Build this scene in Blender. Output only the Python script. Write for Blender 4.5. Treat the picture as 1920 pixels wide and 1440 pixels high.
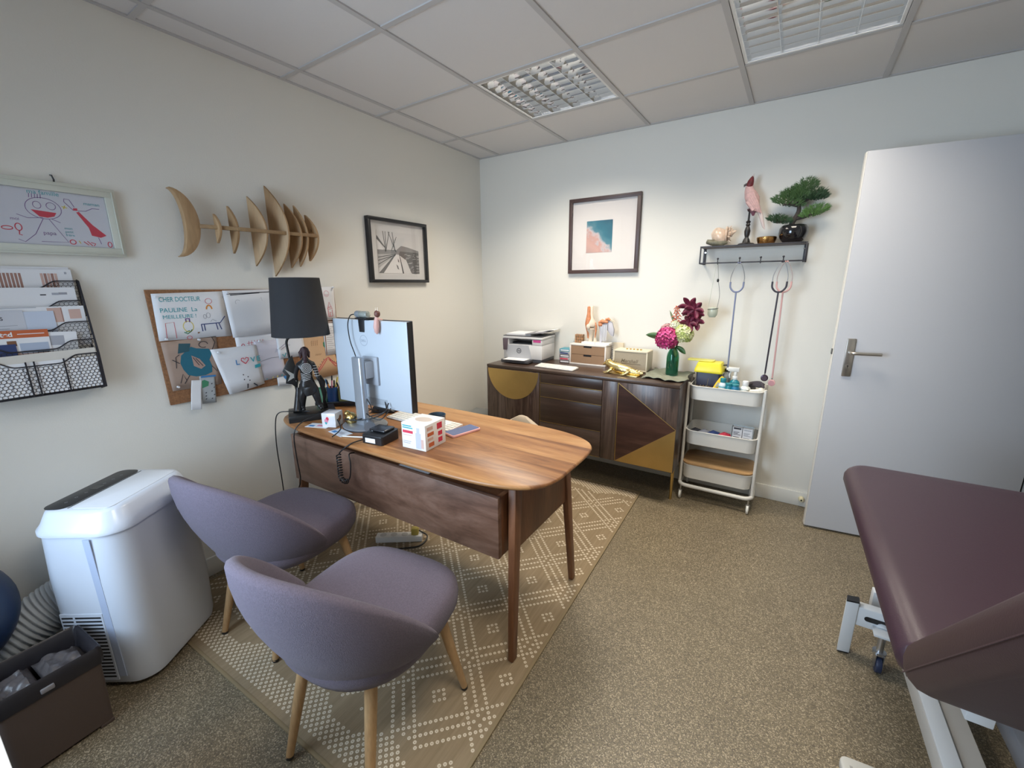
import bpy, bmesh, math, random
from mathutils import Vector, Matrix, Euler
for o in list(bpy.data.objects): bpy.data.objects.remove(o, do_unlink=True)
S = bpy.context.scene; COL = S.collection
R = math.radians; PI = math.pi
RND = random.Random(7)

# ------------------------------------------------------------------ camera, world, light, exposure
cam = bpy.data.cameras.new('camera'); cam_ob = bpy.data.objects.new('camera', cam); COL.objects.link(cam_ob)
cam.sensor_width = 36; cam.sensor_fit = 'HORIZONTAL'; cam.lens = 787.276 / 1920 * 36
cam.clip_start = 0.02; cam.clip_end = 60
cam_ob.location = (2.2968, -3.1251, 1.4251)
cam_ob.rotation_euler = (R(76.721), R(0.4046), R(32.3933))
S.camera = cam_ob
W = bpy.data.worlds.new('daylight'); S.world = W; W.use_nodes = True
W.node_tree.nodes['Background'].inputs[0].default_value = (0.62, 0.78, 1.0, 1)
W.node_tree.nodes['Background'].inputs[1].default_value = 1.0
def area(name, loc, rot, sx, sy, power, color, spread=180):
    l = bpy.data.lights.new(name, 'AREA'); l.shape = 'RECTANGLE'; l.size = sx; l.size_y = sy
    l.energy = power; l.color = color; l.spread = R(spread)
    o = bpy.data.objects.new(name, l); COL.objects.link(o); o.location = loc; o.rotation_euler = rot
    return o
# blue daylight entering by the window behind the camera (pane at y = -3.86); the ceiling lamps carry their own light
area('window_daylight', (0.78, -3.70, 1.42), (R(76), 0, R(-21)), 1.0, 1.4, 27, (0.62, 0.80, 1.0), 120)
LAMP_POWER, LAMP_COLOR, LAMP_CUTOFF = (17, 9, .6, 10), (1.0, 0.91, 0.77), 130
S.view_settings.view_transform = 'Standard'; S.view_settings.look = 'None'
S.view_settings.gamma = 1; S.view_settings.use_curve_mapping = False
S.view_settings.exposure = 0.15

# ------------------------------------------------------------------ materials
MATS = {}
def _bsdf(name):
    m = bpy.data.materials.new(name); m.use_nodes = True
    nt = m.node_tree; return m, nt, nt.nodes['Principled BSDF']
def mat(name, col, rough=.5, metal=0, bump=0, bscale=80, vary=0, vscale=6, emit=0, trans=0, ior=1.45, coat=0, sheen=0, coord='Object', spec=None):
    if name in MATS: return MATS[name]
    m, nt, b = _bsdf(name); MATS[name] = m
    b.inputs['Base Color'].default_value = (*col, 1); b.inputs['Roughness'].default_value = rough
    b.inputs['Metallic'].default_value = metal
    if trans: b.inputs['Transmission Weight'].default_value = trans; b.inputs['IOR'].default_value = ior
    if coat: b.inputs['Coat Weight'].default_value = coat; b.inputs['Coat Roughness'].default_value = .1
    if sheen: b.inputs['Sheen Weight'].default_value = sheen; b.inputs['Sheen Roughness'].default_value = .5
    if spec is not None: b.inputs['Specular IOR Level'].default_value = spec
    if emit: b.inputs['Emission Color'].default_value = (*col, 1); b.inputs['Emission Strength'].default_value = emit
    if bump or vary:
        tc = nt.nodes.new('ShaderNodeTexCoord')
    if bump:
        n = nt.nodes.new('ShaderNodeTexNoise'); n.inputs['Scale'].default_value = bscale; n.inputs['Detail'].default_value = 4
        nt.links.new(tc.outputs[coord], n.inputs['Vector'])
        bp = nt.nodes.new('ShaderNodeBump'); bp.inputs['Strength'].default_value = bump; bp.inputs['Distance'].default_value = .004
        nt.links.new(n.outputs['Fac'], bp.inputs['Height']); nt.links.new(bp.outputs['Normal'], b.inputs['Normal'])
    if vary:
        n2 = nt.nodes.new('ShaderNodeTexNoise'); n2.inputs['Scale'].default_value = vscale; n2.inputs['Detail'].default_value = 5
        nt.links.new(tc.outputs[coord], n2.inputs['Vector'])
        r = nt.nodes.new('ShaderNodeValToRGB')
        r.color_ramp.elements[0].position = .3; r.color_ramp.elements[1].position = .7
        r.color_ramp.elements[0].color = (*[c * (1 - vary) for c in col], 1)
        r.color_ramp.elements[1].color = (*[min(1, c * (1 + vary)) for c in col], 1)
        nt.links.new(n2.outputs['Fac'], r.inputs['Fac']); nt.links.new(r.outputs['Color'], b.inputs['Base Color'])
    return m
def wood(name, cols, stretch=(1.2, 14, 14), rough=.4, board=0, baxis=1, bvar=.5, coat=0, dist=1.6, scale=1.0, r0=.28, rw=.44):
    """grain along the axis with the small stretch; optional boards of width `board` across axis baxis"""
    if name in MATS: return MATS[name]
    m, nt, b = _bsdf(name); MATS[name] = m; N = nt.nodes.new; L = nt.links.new
    tc = N('ShaderNodeTexCoord'); mp = N('ShaderNodeMapping'); mp.inputs['Scale'].default_value = stretch
    vec = tc.outputs['Object']
    if board:
        sx = N('ShaderNodeSeparateXYZ'); L(vec, sx.inputs[0])
        d = N('ShaderNodeMath'); d.operation = 'DIVIDE'; d.inputs[1].default_value = board; L(sx.outputs[baxis], d.inputs[0])
        fl = N('ShaderNodeMath'); fl.operation = 'FLOOR'; L(d.outputs[0], fl.inputs[0])
        wn = N('ShaderNodeTexWhiteNoise'); wn.noise_dimensions = '1D'; L(fl.outputs[0], wn.inputs['W'])
        sc = N('ShaderNodeVectorMath'); sc.operation = 'SCALE'; sc.inputs['Scale'].default_value = 7; L(wn.outputs['Color'], sc.inputs[0])
        ad = N('ShaderNodeVectorMath'); ad.operation = 'ADD'; L(vec, ad.inputs[0]); L(sc.outputs[0], ad.inputs[1]); vec = ad.outputs[0]
    L(vec, mp.inputs[0])
    n = N('ShaderNodeTexNoise'); n.inputs['Scale'].default_value = scale; n.inputs['Detail'].default_value = 7; n.inputs['Roughness'].default_value = .62
    n.inputs['Distortion'].default_value = dist
    L(mp.outputs[0], n.inputs['Vector'])
    fac = n.outputs['Fac']
    if board:
        ml = N('ShaderNodeMath'); ml.operation = 'MULTIPLY_ADD'; ml.inputs[1].default_value = bvar; ml.inputs[2].default_value = -bvar / 2
        L(wn.outputs['Value'], ml.inputs[0])
        a2 = N('ShaderNodeMath'); a2.operation = 'ADD'; L(fac, a2.inputs[0]); L(ml.outputs[0], a2.inputs[1]); fac = a2.outputs[0]
    r = N('ShaderNodeValToRGB'); els = r.color_ramp.elements
    while len(els) < len(cols): els.new(.5)
    for i, c in enumerate(cols):
        els[i].position = r0 + rw * i / (len(cols) - 1); els[i].color = (*c, 1)
    L(fac, r.inputs['Fac'])
    # fine pores
    n3 = N('ShaderNodeTexNoise'); n3.inputs['Scale'].default_value = scale * 14; n3.inputs['Detail'].default_value = 3; L(mp.outputs[0], n3.inputs['Vector'])
    mx = N('ShaderNodeMix'); mx.data_type = 'RGBA'; mx.blend_type = 'MULTIPLY'; mx.inputs['Factor'].default_value = .35
    L(r.outputs['Color'], mx.inputs[6]); L(n3.outputs['Fac'], mx.inputs[7])
    L(mx.outputs[2], b.inputs['Base Color'])
    b.inputs['Roughness'].default_value = rough
    if coat: b.inputs['Coat Weight'].default_value = coat; b.inputs['Coat Roughness'].default_value = .12
    bp = N('ShaderNodeBump'); bp.inputs['Strength'].default_value = .08; bp.inputs['Distance'].default_value = .002
    L(n3.outputs['Fac'], bp.inputs['Height']); L(bp.outputs['Normal'], b.inputs['Normal'])
    return m
def speckle(name, base, dark, light, scale=170, rough=.45):
    m, nt, b = _bsdf(name); MATS[name] = m; N = nt.nodes.new; L = nt.links.new
    tc = N('ShaderNodeTexCoord')
    v = N('ShaderNodeTexVoronoi'); v.inputs['Scale'].default_value = scale; L(tc.outputs['Object'], v.inputs['Vector'])
    n = N('ShaderNodeTexNoise'); n.inputs['Scale'].default_value = 5; n.inputs['Detail'].default_value = 3; L(tc.outputs['Object'], n.inputs['Vector'])
    sp = N('ShaderNodeSeparateColor'); L(v.outputs['Color'], sp.inputs[0])
    r = N('ShaderNodeValToRGB'); e = r.color_ramp.elements; e.new(.5); e.new(.8)
    for i, (p, c) in enumerate(((.12, dark), (.4, base), (.72, base), (.93, light))): e[i].position = p; e[i].color = (*c, 1)
    L(sp.outputs[0], r.inputs['Fac'])
    mx = N('ShaderNodeMix'); mx.data_type = 'RGBA'; mx.blend_type = 'MULTIPLY'; mx.inputs['Factor'].default_value = .25
    L(r.outputs['Color'], mx.inputs[6]); L(n.outputs['Fac'], mx.inputs[7]); L(mx.outputs[2], b.inputs['Base Color'])
    rr = N('ShaderNodeMapRange'); rr.inputs['From Min'].default_value = .75; rr.inputs['From Max'].default_value = 1; rr.inputs['To Min'].default_value = rough; rr.inputs['To Max'].default_value = rough * .5
    L(sp.outputs[0], rr.inputs['Value']); L(rr.outputs[0], b.inputs['Roughness'])
    bp = N('ShaderNodeBump'); bp.inputs['Strength'].default_value = .25; bp.inputs['Distance'].default_value = .001
    L(v.outputs['Distance'], bp.inputs['Height']); L(bp.outputs['Normal'], b.inputs['Normal'])
    return m
def glass_thin(name, tint=(1, 1, 1), gloss=.06, rough=.0):
    m = bpy.data.materials.new(name); m.use_nodes = True; nt = m.node_tree; nt.nodes.clear(); MATS[name] = m
    o = nt.nodes.new('ShaderNodeOutputMaterial'); t = nt.nodes.new('ShaderNodeBsdfTransparent'); t.inputs[0].default_value = (*tint, 1)
    g = nt.nodes.new('ShaderNodeBsdfGlossy'); g.inputs['Roughness'].default_value = rough
    lw = nt.nodes.new('ShaderNodeLayerWeight'); lw.inputs[0].default_value = .5
    pw_ = nt.nodes.new('ShaderNodeMath'); pw_.operation = 'POWER'; pw_.inputs[1].default_value = 4.5; nt.links.new(lw.outputs['Facing'], pw_.inputs[0])
    fr = nt.nodes.new('ShaderNodeMath'); fr.operation = 'MULTIPLY_ADD'; fr.inputs[1].default_value = .9; fr.inputs[2].default_value = .03; nt.links.new(pw_.outputs[0], fr.inputs[0])
    mx = nt.nodes.new('ShaderNodeMixShader'); nt.links.new(fr.outputs[0], mx.inputs[0]); nt.links.new(t.outputs[0], mx.inputs[1]); nt.links.new(g.outputs[0], mx.inputs[2])
    nt.links.new(mx.outputs[0], o.inputs[0]); return m

# ------------------------------------------------------------------ mesh building
class MB:
    def __init__(s): s.v = []; s.f = []
    def add(s, vs, fs):
        b = len(s.v); s.v += [tuple(v) for v in vs]; s.f += [tuple(b + i for i in f) for f in fs]; return s
    def box(s, x0, x1, y0, y1, z0, z1):
        return s.add([(x, y, z) for z in (z0, z1) for y in (y0, y1) for x in (x0, x1)],
                     [(0, 2, 3, 1), (4, 5, 7, 6), (0, 1, 5, 4), (2, 6, 7, 3), (0, 4, 6, 2), (1, 3, 7, 5)])
    def obox(s, c, size, rot=(0, 0, 0)):
        M = Euler(rot).to_matrix(); c = Vector(c); h = [k / 2 for k in size]
        vs = [c + M @ Vector((x * h[0], y * h[1], z * h[2])) for z in (-1, 1) for y in (-1, 1) for x in (-1, 1)]
        return s.add(vs, [(0, 2, 3, 1), (4, 5, 7, 6), (0, 1, 5, 4), (2, 6, 7, 3), (0, 4, 6, 2), (1, 3, 7, 5)])
    def beam(s, a, b, w, h, up=(0, 0, 1)):
        a = Vector(a); b = Vector(b); d = (b - a).normalized(); u = Vector(up); x = d.cross(u)
        if x.length < 1e-5: x = d.cross(Vector((1, 0, 0)))
        x.normalize(); u = x.cross(d).normalized()
        vs = [p + x * i * w / 2 + u * j * h / 2 for p in (a, b) for j in (-1, 1) for i in (-1, 1)]
        return s.add(vs, [(0, 1, 3, 2), (4, 6, 7, 5), (0, 4, 5, 1), (2, 3, 7, 6), (0, 2, 6, 4), (1, 5, 7, 3)])
    def prism(s, poly, a0, a1, axis=2):
        n = len(poly)
        def P(p, a): return (p[0], p[1], a) if axis == 2 else ((p[0], a, p[1]) if axis == 1 else (a, p[0], p[1]))
        return s.add([P(p, a0) for p in poly] + [P(p, a1) for p in poly],
                     [tuple(range(n))[::-1], tuple(range(n, 2 * n))] + [(i, (i + 1) % n, n + (i + 1) % n, n + i) for i in range(n)])
    def loft(s, rings, closed=True, cap0=True, cap1=True):
        n = len(rings[0]); b = []
        for r in rings: b += list(r)
        fs = []
        for k in range(len(rings) - 1):
            for i in range(n if closed else n - 1):
                j = (i + 1) % n; fs.append((k * n + i, k * n + j, (k + 1) * n + j, (k + 1) * n + i))
        if cap0: fs.append(tuple(range(n))[::-1])
        if cap1: fs.append(tuple(range((len(rings) - 1) * n, len(rings) * n)))
        return s.add(b, fs)
    def lathe(s, prof, n=24, c=(0, 0, 0), sx=1, sy=1, cap0=True, cap1=True):
        return s.loft([[(c[0] + r * sx * math.cos(2 * PI * i / n), c[1] + r * sy * math.sin(2 * PI * i / n), c[2] + z) for i in range(n)] for r, z in prof], True, cap0, cap1)
    def tube(s, pts, r, n=8, closed=False):
        pts = [Vector(p) for p in pts]; rr = r if isinstance(r, (list, tuple)) else [r] * len(pts)
        rings = []; up = None
        for i, p in enumerate(pts):
            if closed: d = pts[(i + 1) % len(pts)] - pts[i - 1]
            else: d = pts[min(i + 1, len(pts) - 1)] - pts[max(i - 1, 0)]
            d.normalize()
            if up is None:
                up = Vector((0, 0, 1)) if abs(d.z) < .9 else Vector((1, 0, 0))
            x = d.cross(up); x.normalize(); up = x.cross(d); up.normalize()
            rings.append([p + (x * math.cos(2 * PI * k / n) + up * math.sin(2 * PI * k / n)) * rr[i] for k in range(n)])
        if closed: rings.append(rings[0]); return s.loft(rings, True, False, False)
        return s.loft(rings)
    def cyl(s, a, b, r0, r1=None, n=14): return s.tube([a, b], [r0, r0 if r1 is None else r1], n)
    def sph(s, c, r, nu=16, nv=10, rot=None):
        r = (r, r, r) if not isinstance(r, (list, tuple)) else r
        M = Euler(rot).to_matrix() if rot else Matrix.Identity(3); c = Vector(c)
        rings = []
        for k in range(nv + 1):
            t = PI * k / nv; st = max(math.sin(t), 1e-4)
            rings.append([c + M @ Vector((r[0] * st * math.cos(2 * PI * i / nu), r[1] * st * math.sin(2 * PI * i / nu), -r[2] * math.cos(t))) for i in range(nu)])
        return s.loft(rings)
    def disc(s, c, r, n=12, rin=0):
        if rin:
            vs = [(c[0] + q * math.cos(2 * PI * i / n), c[1] + q * math.sin(2 * PI * i / n), c[2]) for q in (rin, r) for i in range(n)]
            return s.add(vs, [(i, n + i, n + (i + 1) % n, (i + 1) % n) for i in range(n)])
        return s.add([(c[0] + r * math.cos(2 * PI * i / n), c[1] + r * math.sin(2 * PI * i / n), c[2]) for i in range(n)], [tuple(range(n))])
    def stroke(s, pts, w, z=.0006):   # flat pen line in the local xy plane
        P = [Vector((p[0], p[1])) for p in pts]; L_ = []; R_ = []
        for i, p in enumerate(P):
            d = P[min(i + 1, len(P) - 1)] - P[max(i - 1, 0)]
            d = d.normalized() if d.length > 0 else Vector((1, 0)); nn = Vector((-d.y, d.x)) * w / 2
            L_.append(p + nn); R_.append(p - nn)
        n = len(P)
        return s.add([(*p, z) for p in L_] + [(*p, z) for p in R_], [(n + i, n + i + 1, i + 1, i) for i in range(n - 1)])
    def poly(s, pts, z=.0005): return s.add([(p[0], p[1], z) for p in pts], [tuple(range(len(pts)))])
    def build(s, name, m, parent=None, bevel=0, seg=2, smooth=True, ang=40, sub=0, kind=None, label=None, loc=None, rot=None, weld=False):
        me = bpy.data.meshes.new(name); me.from_pydata(s.v, [], s.f)
        bm = bmesh.new(); bm.from_mesh(me)
        if weld: bmesh.ops.remove_doubles(bm, verts=bm.verts, dist=1e-5)
        bmesh.ops.recalc_face_normals(bm, faces=bm.faces)
        if bevel:
            es = [e for e in bm.edges if len(e.link_faces) == 2 and e.calc_face_angle(0) > R(28)]
            bmesh.ops.bevel(bm, geom=es, offset=bevel, segments=seg, profile=.5, affect='EDGES', clamp_overlap=True)
        bm.to_mesh(me); bm.free()
        if smooth:
            for p in me.polygons: p.use_smooth = True
            me.set_sharp_from_angle(angle=R(ang))
        me.materials.append(m)
        o = bpy.data.objects.new(name, me); COL.objects.link(o)
        if parent: o.parent = parent
        if loc: o.location = loc
        if rot: o.rotation_euler = rot
        if sub:
            md = o.modifiers.new('subdivision', 'SUBSURF'); md.levels = sub; md.render_levels = sub
        if kind: o['kind'] = kind
        if label: o['label'] = label
        return o
def tag(o, label, cat, group=None):
    o['label'] = label; o['category'] = cat
    if group: o['group'] = group
    return o
def thing(name, label, cat, loc=(0, 0, 0), rotz=0, group=None, rot=None):
    o = bpy.data.objects.new(name, None); COL.objects.link(o); o.empty_display_size = .05
    o.location = loc; o.rotation_euler = rot if rot else (0, 0, rotz)
    return tag(o, label, cat, group)
def framed(o, origin, right, up):      # orient an object: local x = right, y = up, z = out of the sheet
    r = Vector(right).normalized(); u = Vector(up).normalized(); n = r.cross(u)
    o.matrix_world = Matrix(((r.x, u.x, n.x, origin[0]), (r.y, u.y, n.y, origin[1]), (r.z, u.z, n.z, origin[2]), (0, 0, 0, 1)))
    return o
def dup(root, loc, rotz, label=None):
    def cp(o, par):
        c = o.copy(); COL.objects.link(c)
        if par: c.parent = par
        for ch in list(o.children): cp(ch, c)
        return c
    r = cp(root, None); r.location = loc; r.rotation_euler = (0, 0, rotz)
    if label: r['label'] = label
    return r
def text(body, size, m, parent, loc=(0, 0, .0007), rot=(0, 0, 0), name='lettering', align='LEFT', bold=0, shear=0, ext=0, sx=1):
    cu = bpy.data.curves.new(name, 'FONT'); cu.body = body; cu.size = size; cu.align_x = align; cu.offset = bold; cu.shear = shear; cu.extrude = ext
    t = bpy.data.objects.new(name, cu); COL.objects.link(t)
    me = bpy.data.meshes.new_from_object(t.evaluated_get(bpy.context.evaluated_depsgraph_get()))
    bpy.data.objects.remove(t, do_unlink=True); bpy.data.curves.remove(cu)
    me.materials.clear(); me.materials.append(m)
    o = bpy.data.objects.new(name, me); COL.objects.link(o); o.parent = parent; o.location = loc; o.rotation_euler = rot; o.scale = (sx, 1, 1)
    return o
def arc(cx, cy, rx, ry, a0, a1, n=16): return [(cx + rx * math.cos(R(a0 + (a1 - a0) * i / n)), cy + ry * math.sin(R(a0 + (a1 - a0) * i / n))) for i in range(n + 1)]
def rrect(x0, x1, y0, y1, r, n=5):
    o = []
    for cx, cy, a in ((x1 - r, y0 + r, -90), (x1 - r, y1 - r, 0), (x0 + r, y1 - r, 90), (x0 + r, y0 + r, 180)):
        o += [(cx + r * math.cos(R(a + 90 * i / n)), cy + r * math.sin(R(a + 90 * i / n))) for i in range(n + 1)]
    return o
def spline(pts, n=6):                  # Catmull-Rom through the points
    P = [Vector(p) for p in pts]; P = [P[0] * 2 - P[1]] + P + [P[-1] * 2 - P[-2]]; out = []
    for i in range(1, len(P) - 2):
        a, b, c, d = P[i - 1:i + 3]
        for k in range(n):
            t = k / n; out.append(.5 * ((2 * b) + (c - a) * t + (2 * a - 5 * b + 4 * c - d) * t * t + (3 * b - a - 3 * c + d) * t ** 3))
    out.append(P[-2]); return out
WH = mat('white_paint', (.8, .8, .79), .4); BLK = mat('black_plastic', (.012, .012, .014), .38)
CHROME = mat('chrome', (.75, .75, .76), .15, 1); STEEL = mat('brushed_steel', (.55, .56, .58), .32, 1)
PAPER = mat('white_paper', (.80, .80, .82), .75); BRASS = mat('brass', (.60, .42, .16), .38, 1, vary=.08)
INK = {k: mat('ink_' + k, c, .7) for k, c in dict(red=(.62, .04, .08), blue=(.05, .22, .5), teal=(.04, .36, .42), green=(.06, .25, .13), purple=(.18, .09, .28),
       black=(.04, .04, .05), grey=(.33, .33, .37), yellow=(.75, .62, .12), orange=(.72, .28, .05), pink=(.7, .25, .35), navy=(.03, .06, .2), brown=(.22, .1, .05)).items()}
# ------------------------------------------------------------------ room shell
H = 2.4553; XR = 3.42; YB = -3.8
wallm = mat('wall_paint', (.80, .78, .72), .6, bump=.12, bscale=160)
def structure(o): o['kind'] = 'structure'; return o
structure(MB().box(-.1, XR + 1.2, YB - .1, .1, -.1, 0).build('floor', speckle('vinyl_floor', (.20, .16, .10), (.12, .095, .062), (.46, .38, .26), scale=330), smooth=False))
structure(MB().box(-.12, 0, YB - .1, .1, 0, H + .3).build('wall_left', wallm, smooth=False))
structure(MB().box(-.1, XR + .1, 0, .12, 0, H + .3).build('wall_back', wallm, smooth=False))
structure(MB().box(XR, XR + .12, -.13, 0, 0, H + .3).box(XR, XR + .12, YB - .1, -1.03, 0, H + .3).box(XR, XR + .12, -1.03, -.13, 2.08, H + .3).build('wall_right', wallm, smooth=False))
WZ0, WZ1 = .66, 2.2; WINS = ((.10, 1.32), )
m = MB().box(-.1, XR + .1, YB - .12, YB, 0, WZ0).box(-.1, XR + .1, YB - .12, YB, WZ1, H + .3)
for a, b in ((-.1, WINS[0][0]), (WINS[0][1], XR + .1)): m.box(a, b, YB - .12, YB, WZ0, WZ1)
structure(m.build('wall_front', wallm, smooth=False))
GL = glass_thin('pane_glass')
for k, (a, b) in enumerate(WINS):
    c = (a + b) / 2
    m = MB().box(a, b, YB - .09, YB - .03, WZ0, WZ0 + .06).box(a, b, YB - .09, YB - .03, WZ1 - .06, WZ1)
    for x0, x1 in ((a, a + .06), (c - .03, c + .03), (b - .06, b)): m.box(x0, x1, YB - .09, YB - .03, WZ0 + .06, WZ1 - .06)
    win = structure(m.build('window_%d' % (k + 1), WH, bevel=.004))
    for x0, x1 in ((a + .06, c - .03), (c + .03, b - .06)): MB().box(x0, x1, YB - .063, YB - .057, WZ0 + .06, WZ1 - .06).build('pane', GL, win, smooth=False)
# corridor beyond the doorway
structure(MB().box(XR + 1.2, XR + 1.3, -1.6, .2, 0, H).box(XR + .12, XR + 1.2, -1.7, -1.6, 0, H).box(XR + .12, XR + 1.2, .1, .2, 0, H).box(XR + .12, XR + 1.3, -1.7, .2, H, H + .1).build('wall_corridor', wallm, smooth=False))
bbm = mat('baseboard_paint', (.78, .77, .72), .45)
def bb(name, x0, x1, y0, y1):
    return structure(MB().box(x0, x1, y0, y1, 0, .098).build(name, bbm, bevel=.004))
bb('baseboard_back', 0, XR, -.014, 0); bb('baseboard_left', 0, .014, YB, -.014)
bb('baseboard_right', XR - .014, XR, YB, -1.10)
# suspended ceiling: slab, tiles, T bars (grid turned 1.3 degrees against the walls)
ceil = structure(MB().box(-.1, XR + .1, YB - .1, .1, H + .16, H + .22).build('ceiling', mat('ceiling_slab', (.4, .4, .4), .9), smooth=False))
TH = -.0225
def gp(i, j):
    x = .1819 + .6 * (i - 1) - 1.2; y = -(.5187 + .6 * (j - 1)) + 1
    return (1.2 + math.cos(TH) * x - math.sin(TH) * y, -1 + math.sin(TH) * x + math.cos(TH) * y)
def clip(poly, e=.0):
    for ax, lim, sg in ((0, 0 + e, 1), (0, XR - e, -1), (1, YB + e, 1), (1, 0 - e, -1)):
        out = []
        for k in range(len(poly)):
            a, b = poly[k - 1], poly[k]; da, db = (a[ax] - lim) * sg, (b[ax] - lim) * sg
            if (da >= 0) != (db >= 0):
                t = da / (da - db); out.append((a[0] + (b[0] - a[0]) * t, a[1] + (b[1] - a[1]) * t))
            if db >= 0: out.append(b)
        poly = out
        if len(poly) < 3: return []
    return poly
tilem = mat('ceiling_tile_fibre', (.70, .685, .68), .9, bump=.15, bscale=220, coord='Generated'); barm = mat('ceiling_bar_metal', (.52, .51, .51), .55)
LIGHTS = ((2, 1), (4, 1), (2, 4), (4, 4))
for i in range(0, 7):
    for j in range(0, 7):
        if (i, j) in LIGHTS: continue
        g = .006
        q = [gp(i, j), gp(i + 1, j), gp(i + 1, j + 1), gp(i, j + 1)]; c = (sum(p[0] for p in q) / 4, sum(p[1] for p in q) / 4)
        q = [(p[0] + (c[0] - p[0]) * .012, p[1] + (c[1] - p[1]) * .012) for p in q]
        q = clip(q, .002)
        if q: MB().prism(q, H + .001, H + .016).build('ceiling_tile', tilem, ceil, smooth=False)
for i in range(1, 8):
    a, b = gp(i, -1), gp(i, 8); q = clip([(a[0] - .012, a[1]), (a[0] + .012, a[1]), (b[0] + .012, b[1]), (b[0] - .012, b[1])], .001)
    if q: MB().prism(q, H - .005, H + .001).build('ceiling_bar', barm, ceil, smooth=False)
for j in range(1, 8):
    for i in range(0, 7):
        a, b = gp(i, j), gp(i + 1, j)
        q = clip([(a[0] + .013, a[1] - .012), (b[0] - .013, b[1] - .012), (b[0] - .013, b[1] + .012), (a[0] + .013, a[1] + .012)], .001)
        if q: MB().prism(q, H - .0042, H + .001).build('ceiling_bar', barm, ceil, smooth=False)
MB().box(0, .018, YB, 0, H - .004, H + .001).box(.018, XR, -.018, 0, H - .004, H + .001).build('ceiling_edge_trim', barm, ceil, smooth=False)
# recessed louvre lights
mirror = mat('louvre_mirror', (.84, .84, .85), .04, 1); tubem = mat('lamp_tube_glass', (.82, .83, .84), .25); refl = mat('louvre_reflector', (.30, .30, .32), .08, 1)
for n, (i, j) in enumerate(LIGHTS):
    p = gp(i, j + 1)
    t = thing('ceiling_light', ('square mirror louvre ceiling light above the desk, further from the door', 'square mirror louvre ceiling light in front of the door', 'square louvre ceiling light above the chairs, outside the picture', 'square louvre ceiling light above the photographer, outside the picture')[n], 'ceiling light', (p[0], p[1], H), TH)
    e0, e1 = .014, .586
    l = bpy.data.lights.new('ceiling_lamp', 'AREA'); l.shape = 'SQUARE'; l.size = .55; l.energy = LAMP_POWER[n]; l.color = LAMP_COLOR; l.spread = R(LAMP_CUTOFF)
    lo = bpy.data.objects.new('ceiling_lamp', l); COL.objects.link(lo); lo.parent = t; lo.location = (.3, .3, -.004)
    f = MB()
    for a in ((e0, e1, e0, e0 + .012), (e0, e1, e1 - .012, e1), (e0, e0 + .012, e0 + .012, e1 - .012), (e1 - .012, e1, e0 + .012, e1 - .012)): f.box(*a, -.002, .075)
    f.build('frame', WH, t, smooth=False)
    MB().box(e0, e1, e0, e1, .11, .115).box(e0, e0 + .004, e0, e1, .075, .11).box(e1 - .004, e1, e0, e1, .075, .11).box(e0, e1, e0, e0 + .004, .075, .11).box(e0, e1, e1 - .004, e1, .075, .11).build('reflector', refl, t, smooth=False)
    cw = (e1 - e0 - .024) / 4
    for k in range(5):
        x = e0 + .012 + cw * k
        prof = [(x - .0015, .002), (x + .0015, .002), (x + .006, .02), (x + .013, .04), (x + .024, .056), (x - .024, .056), (x - .013, .04), (x - .006, .02)]
        prof = [(min(max(a, e0 + .012), e1 - .012), b) for a, b in prof]
        MB().prism(prof, e0 + .012, e1 - .012, axis=1).build('louvre_blade', mirror, t, ang=60)
    for k in range(4):
        xc = e0 + .012 + cw * (k + .5)
        MB().cyl((xc, e0 + .02, .085), (xc, e1 - .02, .085), .013, n=12).build('lamp_tube', mat('lamp_tube_lit', (1, .95, .86), .3, emit=16) if n < 2 or n == 3 else tubem, t)
    for k in range(9):
        y = e0 + .012 + (e1 - e0 - .024) * k / 8
        prof = [(y - .001, .001), (y + .001, .001), (y + .003, .018), (y + .007, .034), (y + .014, .048), (y - .014, .048), (y - .007, .034), (y - .003, .018)]
        prof = [(min(max(a, e0 + .012), e1 - .012), b) for a, b in prof]
        MB().prism(prof, e0 + .0125, e1 - .0125, axis=0).build('cross_blade', mirror, t, ang=60)
# door (opened inwards against the back wall) and its frame
dm = mat('door_paint', (.60, .605, .635), .42, bump=.04, bscale=120); dem = mat('door_edge_paint', (.84, .81, .75), .5)
hx, hy = 3.392, -.188; fx, fy = 2.556, -.285; LW = math.hypot(hx - fx, hy - fy)
door = MB().box(.004, LW, 0, .038, .012, 2.05).build('door_1', dm, bevel=.003); structure(door)
door.location = (fx, fy, 0); door.rotation_euler = (0, 0, math.atan2(hy - fy, hx - fx))
MB().box(0, .004, .001, .037, .014, 2.048).build('door_edge', dem, door, bevel=.001)
MB().box(.052, .092, -.009, 0, .93, 1.135).build('handle_plate', mat('satin_nickel', (.50, .47, .43), .35, 1), door, bevel=.004)
MB().tube(spline([(.072, -.009, 1.062), (.072, -.034, 1.062), (.075, -.047, 1.062), (.09, -.052, 1.062), (.14, -.052, 1.062), (.195, -.05, 1.062)], 5), .0085, 10).build('door_handle', MATS['satin_nickel'], door)
k = MB().cyl((.072, -.009, .985), (.072, -.0105, .985), .011).build('keyhole_rose', MATS['satin_nickel'], door)
MB().cyl((.072, -.0104, .988), (.072, -.0115, .988), .0035, n=8).box(.0708, .0732, -.0115, -.0104, .976, .988).build('keyhole', BLK, k)
MB().box(-.004, 0, .008, .028, 1.045, 1.075).build('latch', mat('latch_metal', (.2, .2, .2), .4, 1), door)
trim = MB()
for y in (-.13, -1.03 + .05): trim.box(XR - .02, XR + .13, y - .05, y, 0, 2.1)
trim.box(XR - .02, XR + .13, -1.03, -.13, 2.08, 2.13)
structure(trim.build('trim_1', mat('frame_grey', (.42, .42, .43), .45), bevel=.003))
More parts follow.
